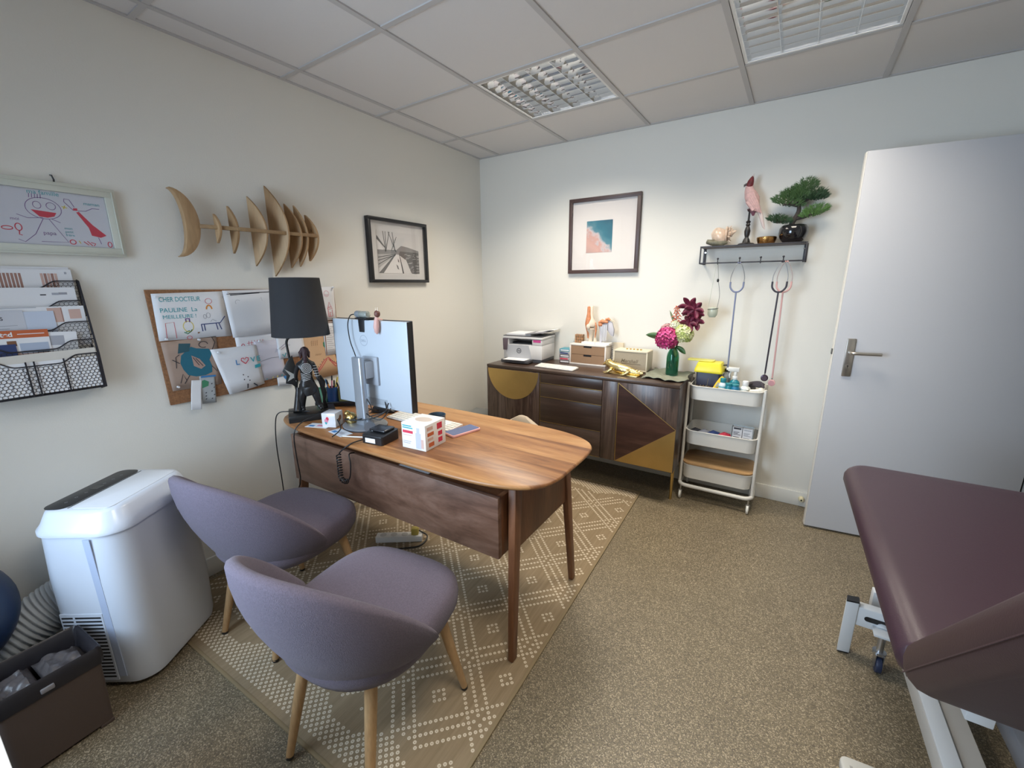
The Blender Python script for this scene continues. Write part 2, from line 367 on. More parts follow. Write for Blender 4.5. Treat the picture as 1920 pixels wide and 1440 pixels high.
MB().box(XR - .024, XR - .0201, -.176, -.166, 0, 2.08).build('seal', BLK, bpy.data.objects['trim_1'])
ds = thing('door_stop', 'small round cream door stop on the baseboard beside the door', 'door stop', (2.545, -.014, .056))
MB().cyl((0, 0, 0), (0, -.03, 0), .017, .013).build('body', mat('cream_rubber', (.75, .68, .45), .5), ds, bevel=.002)
MB().cyl((0, -.0301, 0), (0, -.031, 0), .005).build('screw_hole', BLK, ds)
# ------------------------------------------------------------------ rug
RW, RL = 1.6, 2.22
rug = thing('rug', 'flat woven brown rug with white dotted diamond pattern under the desk and chairs', 'rug', (1.665, -2.598, 0), R(1.5))
rugm = wood('rug_weave', [(.25, .175, .095), (.30, .22, .13), (.36, .27, .165)], (60, 1.5, 1), rough=.9, dist=.3)
MB().box(-RW, 0, 0, RL, 0, .006).build('mat', rugm, rug, bevel=.002)
MB().box(-RW - .004, .004, -.004, .008, 0, .0075).box(-RW - .004, .004, RL - .008, RL + .004, 0, .0075).box(-RW - .004, .008 - RW, .008, RL - .008, 0, .0075).box(-.008, .004, .008, RL - .008, 0, .0075).build('binding', mat('rug_binding', (.24, .18, .10), .9), rug, bevel=.002)
dots = MB(); st = .0124
def rugdot(i, j):
    if (i + j) % 2: return False
    P = (i + j) // 2; Q = (i - j) // 2; N = 14
    jj = j if j < RL / st / 2 else int(RL / st) - j
    u = abs(((i + 7) % 28) - 14)
    if 2 < jj < 14: return jj < 9 or u > (jj - 7) * 2
    if jj <= 2: return False
    p, q = P % N, Q % N
    if p in (0, 2, 4) or q in (0, 2, 4): return not (p == 2 and q == 2)
    a, b = abs(p - 9), abs(q - 9)
    return max(a, b) == 1
for i in range(1, int(RW / st)):
    for j in range(1, int(RL / st)):
        if rugdot(i, j): dots.disc((-i * st - .006, j * st, .0064), .0064, 7, .0016)
dots.build('dot_pattern', mat('rug_dots', (.60, .51, .38), .85), rug, smooth=False, kind='stuff')
# ------------------------------------------------------------------ desk
dw = wood('desk_top_wood', [(.20, .075, .025), (.35, .15, .052), (.46, .225, .085), (.57, .31, .13)], (1.3, 11, 11), rough=.40, board=.085, baxis=1, bvar=.32, coat=.0, dist=1.1)
dw2 = wood('desk_panel_wood', [(.10, .048, .03), (.19, .10, .066), (.28, .165, .12)], (1.6, 7, 7), rough=.38, dist=2.4)
dw3 = wood('desk_leg_wood', [(.12, .045, .02), (.20, .08, .035), (.28, .12, .055)], (9, 9, 1.4), rough=.42)
desk = thing('desk', 'warm brown wooden desk with rounded top and splayed legs on the rug', 'desk', (.88, -1.72, 0))
top = []
def sup(t, hx, hy, e):
    c, s_ = math.cos(t), math.sin(t)
    return (hx * math.copysign(abs(c) ** (2 / e), c), hy * math.copysign(abs(s_) ** (2 / e), s_))
def outline(k): # boat shaped top
    o = []
    for n in range(96):
        x, y = sup(2 * PI * n / 96, .815, .335, 4.6); o.append((x * k + (0), y * k))
    return o
def off(poly, d): return [(x * (1 - d / .8), y * (1 - d / .33)) for x, y in poly]
P0 = outline(1)
MB().loft([[(x, y, z) for x, y in off(P0, d)] for d, z in ((.045, .722), (.012, .728), (.002, .736), (0, .742), (.002, .747), (.006, .75))]).build('tabletop', dw, desk, ang=50)
# drawer box hanging under the top
bx0, bx1, by0, by1, bz0, bz1 = -.66, .640, -.285, .235, .435, .682
MB().box(bx0, bx1, by0, by0 + .022, bz0, bz1).build('front_panel', dw2, desk, bevel=.002)
MB().box(bx0 + .002, bx0 + .022, by0 + .022, by1 - .02, bz0, bz1 - .004).box(bx1 - .022, bx1 - .002, by0 + .022, by1 - .02, bz0, bz1 - .004).box(bx0 + .022, bx1 - .022, by0 + .022, by1 - .02, bz0, bz0 + .02).box(bx0 + .022, bx1 - .022, by0 + .022, by1 - .02, bz1 - .03, bz1 - .012).build('box_carcass', dw3, desk, bevel=.0015)
for k in range(3):
    xa = bx0 + (bx1 - bx0) * k / 3; d = MB().box(xa + .003, xa + (bx1 - bx0) / 3 - .003, by1 - .02, by1, bz0 + .002, bz1 - .006).build('drawer', dw2, desk, bevel=.002)
    MB().box(xa + .17, xa + .26, by1, by1 + .015, .55, .562).build('drawer_pull', BRASS, d, bevel=.002)
for sx in (-1, 1):
    for sy in (-1, 1):
        a = (sx * .665, sy * .205, .722); b = (sx * .69, sy * .275, .008)
        m = MB(); wa, ha, wb, hb = .05, .034, .034, .024
        m.loft([[(a[0] + i * ha / 2, a[1] + j * wa / 2, a[2]) for i, j in ((-1, -1), (1, -1), (1, 1), (-1, 1))], [(b[0] + i * hb / 2, b[1] + j * wb / 2, b[2]) for i, j in ((-1, -1), (1, -1), (1, 1), (-1, 1))]])
        m.build('leg', dw3, desk, bevel=.005)
    x = sx * .668
    MB().prism([(-.215, .455), (.215, .455), (.195, .705), (-.195, .705)], x - .011, x + .011, axis=0).build('end_panel', dw3, desk, bevel=.002)
for x in (-.60, -.30, .45): MB().box(x - .02, x + .02, -.20, .20, .6705, .722).build('support_block', dw3, desk, bevel=.002)
# ------------------------------------------------------------------ tub chairs
fab = mat('mauve_fabric', (.122, .101, .136), .95, bump=.5, bscale=420, vary=.16, vscale=260, sheen=.08)
oak = wood('oak_leg_wood', [(.36, .21, .095), (.50, .31, .15), (.58, .38, .2)], (12, 12, 2), rough=.5)
def make_chair():
    t = thing('tub_chair', '', 'chair')
    m = MB(); n = 44; A = R(92); zb = .345
    def rad(z):
        s = max(0, min(1, (z - zb) / .385)); return .175 + .135 * (1 - (1 - s) ** pw)
    rings = []
    for i in range(n + 1):
        th = -A + 2 * A * i / n; u = abs(th) / A
        h = .44 + .335 * (1 - u ** 2.2); pw = 1.6 + 3.4 * u ** 2
        thick = .034 * (.45 + .55 * min(1, (1 - u) * 5))
        prof = []
        for k in range(9):
            z = zb + (h - .012 - zb) * k / 8; prof.append((rad(z), z))
        r = rad(h); prof += [(r - thick * .12, h - .002), (r - thick * .5, h + .004), (r - thick * .88, h - .002)]
        for k in range(7):
            z = h - .012 - (h - .012 - .40) * k / 6; prof.append((rad(z) - thick, z))
        dx, dy = math.sin(th), -math.cos(th)
        rings.append([(dx * q, dy * q * 1.04, z) for q, z in prof])
    m.loft(rings, closed=False, cap0=False, cap1=False)
    N = len(rings[0]); m.f.append(tuple(range(N))); m.f.append(tuple(range(n * N, n * N + N)))
    o = m.build('backrest', fab, t, ang=60)
    m = MB(); bot = [(.172 * math.cos(2 * PI * k / 30), .18 * math.sin(2 * PI * k / 30)) for k in range(30)]
    m.loft([[(x * q, y * q, z) for x, y in bot] for q, z in ((.8, .336), (.97, .340), (1.0, .35), (1.0, .40))]).build('seat_base', fab, t, ang=50)
    def so(k, z, cy=.03, hx=.243, hy=.25):
        out = []
        for q in range(40):
            a = 2 * PI * q / 40; e = 3.4 if math.sin(a) > 0 else 2.3
            x, y = sup(a, hx, hy, e); out.append((x * k, cy + y * k, z))
        return out
    m = MB(); m.loft([so(.72, .345), so(.92, .362), so(.99, .395), so(1, .425), so(.985, .45), so(.93, .466), so(.8, .474), so(.5, .478), so(.15, .479)])
    m.build('seat', fab, t, ang=60)
    for sx in (-1, 1):
        for a, b in (((sx * .125, -.11, .36), (sx * .16, -.195, .004)), ((sx * .165, .16, .365), (sx * .215, .225, .004))):
            MB().tube([a, ((a[0] + b[0]) / 2, (a[1] + b[1]) / 2, .18), b], [.0185, .0165, .0115], 14).build('leg', oak, t)
            f = MB().cyl((b[0], b[1], 0), (b[0] - (b[0] - a[0]) * .02, b[1] - (b[1] - a[1]) * .02, .009), .0122, n=14).build('foot_pad', BLK, t)
    return t
ch = make_chair(); ch['group'] = 'mauve tub chairs in front of the desk'
ch.location = (1.305, -2.44, .0085); ch.rotation_euler = (0, 0, R(8)); ch['label'] = 'mauve fabric tub chair with oak legs nearest the camera, partly hiding the other chair'
dup(ch, (.61, -2.315, .0085), R(7), 'mauve fabric tub chair with oak legs standing beside the white portable air conditioner')
# ------------------------------------------------------------------ sideboard
v1 = wood('veneer_vertical', [(.025, .014, .011), (.055, .032, .025), (.13, .085, .066), (.05, .026, .022), (.17, .12, .10)], (6, 6, .5), rough=.32, coat=.1, dist=.9, scale=1.2, r0=.37, rw=.26)
v2 = wood('veneer_horizontal', [(.045, .026, .018), (.075, .045, .032), (.115, .075, .055)], (.9, 9, 9), rough=.32, coat=.1, dist=1.4, scale=1.1)
v3 = wood('veneer_red', [(.03, .012, .009), (.06, .024, .017), (.12, .055, .04)], (.8, 9, 8), rough=.3, coat=.12, dist=1.6)
sbx0, sbx1, sbf, sbz0, sbz1 = .375, 1.825, -.475, .24, .82
sb = thing('sideboard', 'dark veneered sideboard with brass half disc, brass triangle and thin brass legs', 'sideboard', (0, 0, 0))
MB().box(sbx0, sbx1, sbf, -.02, sbz1 - .022, sbz1).build('top_panel', v2, sb, bevel=.002)
MB().box(sbx0, sbx0 + .02, sbf + .02, -.02, sbz0, sbz1 - .022).box(sbx1 - .02, sbx1, sbf + .02, -.02, sbz0, sbz1 - .022).box(sbx0 + .02, sbx1 - .02, sbf + .02, -.02, sbz0, sbz0 + .02).box(sbx0 + .02, sbx1 - .02, -.04, -.02, sbz0 + .02, sbz1 - .022).box(.848, .866, sbf + .02, -.04, sbz0 + .02, sbz1 - .022).box(1.322, 1.34, sbf + .02, -.04, sbz0 + .02, sbz1 - .022).build('carcass', v1, sb, bevel=.001)
d = MB().box(sbx0, .847, sbf, sbf + .019, sbz0, sbz1 - .024).build('door', v1, sb, bevel=.001)
cx = (.38 + .847) / 2
MB().prism([(cx + .226 * math.cos(a), sbz1 - .028 + .226 * math.sin(a)) for a in [PI + PI * k / 40 for k in range(41)]], sbf - .002, sbf, axis=1).build('brass_half_disc', BRASS, d, smooth=False)
zz = [(.722, sbz1 - .024), (.618, .720), (.428, .616), (sbz0, .426)]
for k, (a, b) in enumerate(zz):
    dr = MB().box(.853, 1.331, sbf, sbf + .019, a, b).build('drawer', v2 if k % 2 else wood('veneer_horizontal_dark', [(.03, .016, .012), (.05, .028, .02), (.085, .05, .036)], (.9, 9, 9), rough=.32, coat=.1), sb, bevel=.001)
    MB().box(.853, 1.331, sbf - .001, sbf, a, a + .003).box(.853, .8555, sbf - .001, sbf, a + .003, b).build('brass_line', BRASS, dr, smooth=False)
MB().box(1.334, 1.436, sbf, sbf + .019, sbz0, sbz1 - .024).build('stile', v1, sb, bevel=.001)
rd = MB().box(1.438, sbx1, sbf, sbf + .017, sbz0, sbz1 - .024).build('door', v1, sb, bevel=.001)
A_, B_, C_, D_ = (1.442, sbz1 - .028), (sbx1 - .003, .53), (1.442, sbz0 + .003), (sbx1 - .003, sbz0 + .003)
MB().prism([C_, B_, A_], sbf - .0015, sbf - .0002, axis=1).build('veneer_triangle', v3, rd, smooth=False)
MB().prism([C_, D_, B_], sbf - .002, sbf - .0002, axis=1).build('brass_triangle', BRASS, rd, smooth=False)
def line(a, b, w):
    d = Vector((b[0] - a[0], b[1] - a[1])).normalized(); n_ = Vector((-d.y, d.x)) * w / 2
    return [(a[0] + n_.x, a[1] + n_.y), (a[0] - n_.x, a[1] - n_.y), (b[0] - n_.x, b[1] - n_.y), (b[0] + n_.x, b[1] + n_.y)]
MB().prism(line(A_, B_, .004), sbf - .003, sbf - .0015, axis=1).prism(line(A_, (1.442, sbz0 + .006), .004), sbf - .003, sbf - .0016, axis=1).build('brass_line', BRASS, rd, smooth=False)
for x in (sbx0 + .03, sbx1 - .022):
    for y in (-.355, -.06):
        MB().cyl((x, y, 0), (x, y, sbz0), .0085, .012, 12).build('leg', BRASS, sb)
# --- printer
px, py, pz = .575, -.148, sbz1
pw = mat('printer_white', (.74, .74, .75), .45); pg = mat('printer_grey', (.09, .09, .10), .5); pgl = mat('printer_panel_grey', (.50, .52, .56), .5)
pr = thing('printer', 'white laser printer with grey paper tray at the left end of the sideboard', 'printer', (px, py, pz), R(4))
MB().box(-.165, .165, -.125, .125, 0, .028).build('base', pg, pr, bevel=.004)
tr = MB().box(-.15, .09, -.215, -.125, .006, .03).build('paper_tray', pg, pr, bevel=.003)
MB().box(-.125, .065, -.23, -.13, .0305, .0325).build('tray_paper', PAPER, tr)
MB().box(-.17, .17, -.13, .125, .028, .14).box(-.17, -.125, -.13, .125, .14, .185).box(.085, .17, -.13, .125, .14, .185).box(-.125, .085, .04, .125, .14, .185).build('body', pw, pr, bevel=.003)
MB().prism([(-.13, .03), (.085, .03), (.055, .138), (-.16, .138)], -.1315, -.1302, axis=1).build('front_panel', pgl, pr, smooth=False)
MB().box(-.124, .084, -.06, .039, .1405, .15).build('output_tray', BLK, pr)
MB().prism([(-.165, .095), (-.135, .095), (-.128, .188), (-.168, .188)], -.15, -.131, axis=1).build('tilting_control_panel', mat('panel_plum', (.12, .09, .11), .4), pr, bevel=.002)
MB().box(-.175, .175, -.135, .128, .187, .205).build('scanner_lid', pw, pr, bevel=.004)
MB().box(-.172, .172, -.132, .125, .2052, .211).build('lid_seam', pg, pr)
MB().box(.095, .16, -.1318, -.1302, .165, .185).build('label_sticker', mat('magenta', (.62, .08, .3), .5), pr, smooth=False)
lg = MB()
for k in range(40): pass
lg.disc((0, 0, 0), .021, 28, .016)
lo = lg.build('logo', mat('logo_grey', (.07, .08, .10), .5), pr, smooth=False); lo.location = (-.03, -.1322, .092); lo.rotation_euler = (PI / 2, 0, 0)
text('hp', .026, MATS['logo_grey'], lo, (-.0145, -.006, .0002), shear=.25, bold=.0003)
MB().box(-.06, .0, 0, .003, 0, .0001)
for k, (lab, cat, args, col) in enumerate((('loose white papers lying on the printer lid', 'papers', (-.16, .06, -.10, .11, 0, .012), PAPER),
        ('grey printed brochure curled on the right of the printer lid', 'brochure', (.015, .17, -.11, .10, .0125, .0165), mat('brochure_grey', (.22, .22, .25), .5)),
        ('small open leaflet sticking out over the printer lid edge', 'leaflet', (.05, .215, .0, .12, .017, .019), PAPER))):
    o = MB()
    x0, x1, y0, y1, z0, z1 = args
    o.loft([[(x0 + (x1 - x0) * i / 8, y, z0 + (z if z else 0) + .012 * (1 - math.cos(i / 8 * PI)) / 2 * k) for y, z in ((y0, 0), (y1, 0), (y1, z1 - z0), (y0, z1 - z0))] for i in range(9)])
    q = o.build(('paper_stack', 'brochure', 'leaflet')[k], col, bevel=0); q.matrix_world = Matrix.Translation((px, py, pz + .2113)) @ Matrix.Rotation(R(4), 4, 'Z') @ Matrix.Rotation(0, 4, 'X')
    tag(q, lab, cat)
# --- keyboards
def keyboard(lab, loc, rz, L_=.33, D_=.112, cols=15, rows=5, m=None, keym=None):
    t = thing('keyboard', lab, 'keyboard', loc, rz)
    MB().prism([(-D_ / 2, .002), (D_ / 2, .002), (D_ / 2, .014), (D_ / 2 - .01, .015), (-D_ / 2, .007)], -L_ / 2, L_ / 2, axis=0).build('body', m or mat('keyboard_silver', (.70, .69, .66), .4), t, bevel=.0015)
    kw, kd = (L_ - .012) / cols, (D_ - .012) / rows
    base = None
    for r_ in range(rows):
        for c in range(cols):
            if r_ == 0 and 4 <= c <= 9:
                if c != 4: continue
                w = kw * 6
            else: w = kw
            x = -L_ / 2 + .006 + kw * c; y = -D_ / 2 + .006 + kd * r_; z = .0072 + .0078 * (y + kd / 2 + D_ / 2) / (D_ - .01)
            MB().box(x + .0012, x + w - .0012, y + .0012, y + kd - .0012, z - .001, z + .0032).build('key', keym or mat('key_white', (.82, .81, .77), .5), t, smooth=False)
    return t
keyboard('cream white keyboard lying on the sideboard in front of the printer', (.925, -.355, sbz1), R(-3), .32, .10)
# --- stack of boxes
t = None
for k, (c, n_) in enumerate((((.12, .08, .08), 'dark'), ((.45, .42, .42), 'pale grey'), ((.14, .11, .12), 'maroon'), ((.42, .43, .45), 'light grey'), ((.08, .30, .38), 'teal'))):
    z = sbz1 + .0225 * k
    b = MB().box(-.045, .045, -.05, .05, 0, .0222).build('small_box', mat('boxcol%d' % k, c, .5), bevel=.0015)
    b.location = (.885, -.085, z); b.rotation_euler = (0, 0, R(3 * (-1) ** k))
    MB().box(-.035, .035, -.0508, -.05, .006, .016).build('box_label', (PAPER, INK['red'], PAPER, INK['navy'], PAPER)[k], b, smooth=False)
    tag(b, ('dark box at the bottom of the small stack beside the printer', 'pale grey box, second from the bottom of the stack beside the printer', 'maroon box in the middle of the stack beside the printer', 'light grey box under the teal one beside the printer', 'teal box on top of the small stack beside the printer')[k], 'box', 'small boxes between printer and drawer box')
# --- two drawer box
bxw, bxd, bxh, bxx, bxy = .295, .125, .158, .93, -.137
db = thing('drawer_box', 'small white desktop box with two brown cardboard drawers on the sideboard', 'drawer box', (bxx, bxy, sbz1))
w = mat('drawer_box_white', (.82, .76, .70), .5); kr = mat('kraft_card', (.33, .20, .115), .7, vary=.06)
MB().box(0, bxw, 0, bxd, 0, .011).box(0, bxw, 0, bxd, bxh - .011, bxh).box(0, .011, 0, bxd, .011, bxh - .011).box(bxw - .011, bxw, 0, bxd, .011, bxh - .011).box(.011, bxw - .011, bxd - .008, bxd, .011, bxh - .011).build('case', w, db, bevel=.001)
for z0 in (.0125, .0805):
    d = MB().box(.0125, .115, .002, .012, z0, z0 + .0655).box(.18, bxw - .0125, .002, .012, z0, z0 + .0655).box(.115, .18, .002, .012, z0, z0 + .051).build('drawer', kr, db, smooth=False)
    MB().box(.1151, .1799, .013, bxd - .02, z0 + .052, z0 + .0655).build('finger_slot', BLK, d, smooth=False)
# --- anatomical models on it
bone = mat('model_bone', (.80, .70, .56), .45); musc = mat('model_muscle', (.66, .26, .12), .45, vary=.25, vscale=40); lig = mat('model_ligament', (.62, .60, .64), .45)
t = thing('knee_model', 'anatomical knee joint model with orange muscle standing on the white drawer box', 'anatomical model', (1.075, -.082, sbz1 + bxh))
MB().obox((0, 0, .009), (.11, .085, .018)).build('base_plate', WH, t, bevel=.002)
MB().lathe([(.016, .018), (.017, .05), (.022, .085), (.033, .105), (.036, .118), (.024, .126)], 18, sx=1, sy=.9).build('tibia', bone, t)
MB().lathe([(.014, .02), (.009, .06), (.010, .1), (.014, .118)], 10, (.036, .01, 0)).build('fibula', bone, t)
MB().lathe([(.020, .128), (.037, .135), (.042, .152), (.034, .175), (.02, .2), (.0165, .24), (.018, .285), (.016, .288)], 18, (.002, 0, 0), 1, .85).build('femur', bone, t)
MB().lathe([(.006, .045), (.012, .09), (.022, .125), (.028, .155), (.022, .19), (.014, .23), (.0125, .282), (.004, .286)], 14, (-.012, -.014, 0), 1, .75).build('muscle', musc, t)
MB().sph((-.004, -.037, .135), (.016, .01, .02)).build('kneecap', bone, t)
MB().tube([(.04, -.004, .165), (.047, -.006, .135), (.043, 0, .09), (.038, 0, .05)], [.004, .007, .006, .003], 8).build('ligament', musc, t)
t = thing('shoulder_model', 'anatomical shoulder joint model with grey scapula on the drawer box', 'anatomical model', (1.195, -.08, sbz1 + bxh))
MB().obox((-.01, 0, .009), (.11, .08, .018)).build('base_plate', WH, t, bevel=.002)
MB().lathe([(.012, .018), (.011, .06), (.013, .11), (.016, .13), (.024, .145), (.022, .165), (.008, .172)], 14, (-.035, 0, 0)).build('humerus', lig, t)
MB().loft([[(.0 + x, y * .006 - .004, z) for y in (-1, 1)] for x, z in ((-.012, .165), (.02, .188), (.05, .17), (.068, .12), (.064, .07), (.045, .075), (.02, .11), (-.005, .14))] + [[(-.012, y * .006 - .004, .165) for y in (-1, 1)]], closed=True, cap0=False, cap1=False).prism([(-.012, .165), (.02, .188), (.05, .17), (.068, .12), (.064, .07), (.045, .075), (.02, .11), (-.005, .14)], -.008, .004, axis=1).build('scapula', lig, t, bevel=.002)
for k in range(4): MB().tube([(-.03 + .014 * k, -.018, .155), (-.026 + .013 * k, -.02, .10), (-.02 + .010 * k, -.018, .03)], [.007, .006, .003], 8).build('tendon', mat('model_tendon', (.70, .71, .76), .4), t)
MB().tube([(-.05, -.012, .165), (-.02, -.02, .18), (.02, -.014, .172)], [.009, .016, .008], 10).sph((-.034, -.014, .152), (.02, .016, .016)).tube([(.0, -.012, .19), (.022, -.012, .196), (.035, -.01, .186)], [.008, .011, .006], 8).build('muscle', musc, t)
MB().tube([(-.03, .004, .176), (.02, .01, .2), (.06, .012, .175)], [.004, .006, .004], 8).build('clavicle', bone, t)
# --- small block stack (wooden cup) and binder behind
o = thing('spiral_notebook', 'cream ring bound notebook standing behind the drawer box, on its left', 'notebook', (.965, -.012, sbz1), R(0))
MB().box(-.045, .035, -.012, 0, .0, .20).build('cover', mat('notebook_cream', (.68, .58, .42), .6), o, bevel=.001)
for k in range(11): MB().tube([(-.052 + .008 * math.cos(a), -.006 + .012 * math.sin(a), .015 + .0165 * k) for a in [2 * PI * q / 10 for q in range(10)]], .0018, 6, True).build('ring', WH, o)
cup = thing('wooden_block', 'brown woven wooden block standing on top of the ring notebook behind the drawer box', 'box', (.975, -.05, sbz1 + bxh))
for k in range(4):
    for j in range(3): MB().box(-.034 + .017 * k, -.019 + .017 * k, -.018, .018, .001 + .022 * j, .0215 + .022 * j).build('stick_bundle', kr if (k + j) % 2 else mat('stick_brown', (.40, .21, .10), .6), cup, bevel=.002)
o = thing('spiral_notebook', 'cream ring bound notebook standing between drawer box and cream speaker', 'notebook', (1.262, -.02, sbz1), R(0))
MB().box(-.02, .06, -.018, 0, 0, .175).build('cover', MATS['notebook_cream'], o, bevel=.003)
for k in range(11): MB().tube([(-.020 + .009 * math.cos(a), -.012 + .014 * math.sin(a), .014 + .0145 * k) for a in [2 * PI * q / 10 for q in range(10)]], .0018, 6, True).build('ring', WH, o)
# --- speaker
sp = thing('speaker', 'cream portable loudspeaker with woven grille beside the drawer box', 'speaker', (1.305, -.205, sbz1), R(-1))
cream = mat('cream_vinyl', (.74, .66, .50), .55, bump=.2, bscale=300); gr = mat('grille_cloth', (.40, .34, .25), .8, bump=.4, bscale=600, vary=.15, vscale=300)
MB().box(0, .245, .006, .14, .004, .148).build('body', cream, sp, bevel=.008, seg=3)
MB().box(.0, .245, 0, .0065, .004, .014).box(0, .245, 0, .0065, .138, .148).box(0, .009, 0, .0065, .014, .138).box(.236, .245, 0, .0065, .014, .138).build('front_border', cream, sp, bevel=.001)
MB().box(.009, .236, .003, .0062, .014, .138).build('grille', gr, sp, smooth=False)
text('Marshall', .036, mat('logo_gold', (.16, .12, .07), .4), sp, (.056, .0024, .062), (PI / 2, 0, 0), name='logo', shear=.3, bold=.0004)
MB().box(.06, .2, .0015, .0026, .0545, .0562).build('logo_underline', MATS['logo_gold'], sp)
for x in (.08, .105, .13, .155, .18): MB().cyl((x, .06, .148), (x, .06, .156), .007).build('knob', BRASS, sp)
for x in (.02, .225):
    for y in (.02, .12): MB().cyl((x, y, 0), (x, y, .005), .006).build('foot', BLK, sp)
# --- gilded lizard
gold = mat('gilded', (.80, .64, .30), .26, 1, bump=.5, bscale=120)
t = thing('lizard_ornament', 'shiny gold crocodile ornament lying in front of the cream speaker', 'ornament', (1.415, -.325, sbz1), R(-12))
sk = [((-.135, 0, .075), .012), ((-.118, 0, .066), .022), ((-.095, -.002, .06), .028), ((-.07, -.004, .05), .028), ((-.03, -.006, .042), .034), ((.01, -.004, .036), .034), ((.05, 0, .03), .029), ((.085, .006, .024), .022), ((.115, .012, .02), .016), ((.145, .02, .02), .010)]
MB().tube([p for p, r in sk], [r for p, r in sk], 14).build('body', gold, t, ang=70)
for s_, x in ((-1, -.075), (1, -.075), (-1, .055), (1, .055)):
    MB().tube([(x, s_ * .02, .04), (x + .012, s_ * .045, .028), (x - .012, s_ * .058, .01), (x - .03, s_ * .06, .006)], [.013, .012, .010, .008], 8).build('leg', gold, t)
MB().tube([(-.13, -.004, .062), (-.15, -.006, .054)], [.014, .006], 8).build('lower_jaw', gold, t)
for s_ in (-1, 1): MB().sph((-.108, s_ * .014, .087), .007).build('eye', gold, t)
m = MB()
for k in range(13): m.tube([(-.09 + .018 * k, .0, .085 - .0042 * k), (-.086 + .018 * k, .0, .097 - .0048 * k)], [.006, .001], 6)
m.build('back_ridges', gold, t)
MB().obox((0, 0, .004), (.26, .08, .007)).build('base', gold, t, bevel=.003)
# --- cloth and vase with flowers
cl = MB(); nx, ny = 26, 22
pts = []
for j in range(ny + 1):
    for i in range(nx + 1):
        u, v_ = i / nx, j / ny
        x = 1.565 + .27 * u + .012 * math.sin(9 * v_); y = -.40 + .33 * v_ + .02 * math.sin(7 * u)
        e = min(u, 1 - u, v_, 1 - v_)
        d2 = math.hypot(x - 1.715, y + .2)
        z = sbz1 + .0035 + (.010 * abs(math.sin(11 * u + 5 * v_)) + .006 * abs(math.sin(17 * v_ + 3 * u))) * min(1, max(0, (d2 - .045) / .05))
        pts.append((x, y, z))
cl.add(pts, [(j * (nx + 1) + i, j * (nx + 1) + i + 1, (j + 1) * (nx + 1) + i + 1, (j + 1) * (nx + 1) + i) for j in range(ny) for i in range(nx)])
o = cl.build('cloth', mat('sage_cloth', (.24, .25, .19), .9, bump=.4, bscale=500)); md = o.modifiers.new('thickness', 'SOLIDIFY'); md.thickness = .003; md.offset = -1
tag(o, 'crumpled grey green cloth under the green glass vase', 'cloth')
VX, VY, VZ = 1.715, -.20, sbz1 + .0045
vg = mat('green_glass', (.10, .42, .27), .04, trans=.9, ior=1.4)
t = thing('vase', 'green glass bottle vase holding the flowers on the sideboard', 'vase', (VX, VY, VZ))
MB().lathe([(.034, 0), (.040, .006), (.040, .12), (.036, .148), (.026, .17), (.024, .185), (.026, .19), (.022, .19), (.020, .178), (.022, .17), (.032, .146), (.036, .12), (.036, .012), (.030, .008)], 28).build('bottle', vg, t)
wt = MB().lathe([(.0, .0125), (.034, .0125), (.0345, .095), (0, .095)], 20, cap0=False, cap1=False).build('water', mat('vase_water', (.12, .40, .25), .1, trans=.6, ior=1.33), t)
leafm = mat('leaf_green', (.05, .13, .035), .45, vary=.2, vscale=30); stemm = mat('stem_green', (.09, .18, .05), .5)
def leaf(parent, base, tip, w, bend=.01, m=leafm):
    b = Vector(base); tpp = Vector(tip); d = tpp - b; s_ = d.cross(Vector((0, 1, .3))).normalized(); n_ = s_.cross(d).normalized()
    rows = []
    for k in range(9):
        f = k / 8; c = b + d * f + n_ * bend * math.sin(PI * f); q = w * math.sin(PI * min(1, f * .92 + .06)) ** .8 * (1 if f < .99 else .05)
        rows.append([c - s_ * q + n_ * .003, c + n_ * -.002, c + s_ * q + n_ * .003])
    mm = MB().loft(rows, closed=False, cap0=False, cap1=False); o = mm.build('leaf', m, parent); x = o.modifiers.new('thickness', 'SOLIDIFY'); x.thickness = .0008; return o
def bloom(name, lab, c, r, cols, npet, petal, stem_to=(0, 0, .02), ry=None, petal_w=.8):
    t = thing(name, lab, 'flower', (VX, VY, VZ))
    c = Vector(c); rr = random.Random(len(lab))
    MB().tube(spline([stem_to, (c.x * .25, c.y * .25, .19), tuple(c)], 5), .0028, 8).build('stem', stemm, t)
    ms = [MB() for _ in cols]
    for k in range(npet):
        ga = PI * (3 - math.sqrt(5)) * k; zz_ = 1 - 1.75 * (k + .5) / npet; q = math.sqrt(max(0, 1 - zz_ * zz_))
        n_ = Vector((q * math.cos(ga), q * math.sin(ga), zz_)); p = c + Vector((n_.x * r, n_.y * r, n_.z * (ry or r))) * (1 - .12 * rr.random())
        tq = n_.to_track_quat('Z', 'Y').to_matrix(); mm = ms[rr.randrange(len(ms))]; tw = rr.random() * PI
        for a in range(4):
            an = tw + a * PI / 2; d1 = tq @ Vector((math.cos(an), math.sin(an), 0)); d2 = tq @ Vector((-math.sin(an), math.cos(an), 0))
            mm.add([p, p + d1 * petal * .55 + d2 * petal * petal_w * .5 + n_ * petal * .12, p + d1 * petal + n_ * petal * .3, p + d1 * petal * .55 - d2 * petal * petal_w * .5 + n_ * petal * .12], [(0, 1, 2, 3)])
    for mm, cc in zip(ms, cols): mm.build('petals', cc, t, smooth=False)
    MB().sph(tuple(c), (r * .72, r * .72, (ry or r) * .72), 12, 8).build('bloom_core', cols[-1], t)
    return t
pk = [mat('petal_magenta', (.62, .03, .20), .6), mat('petal_pink', (.72, .10, .30), .6), mat('petal_wine', (.30, .02, .09), .6)]
t = bloom('hydrangea', 'bright magenta hydrangea at the front of the green vase', (-.038, -.045, .248), .070, pk, 130, .024)
leaf(t, (-.06, -.03, .25), (-.185, -.02, .262), .024, .012)
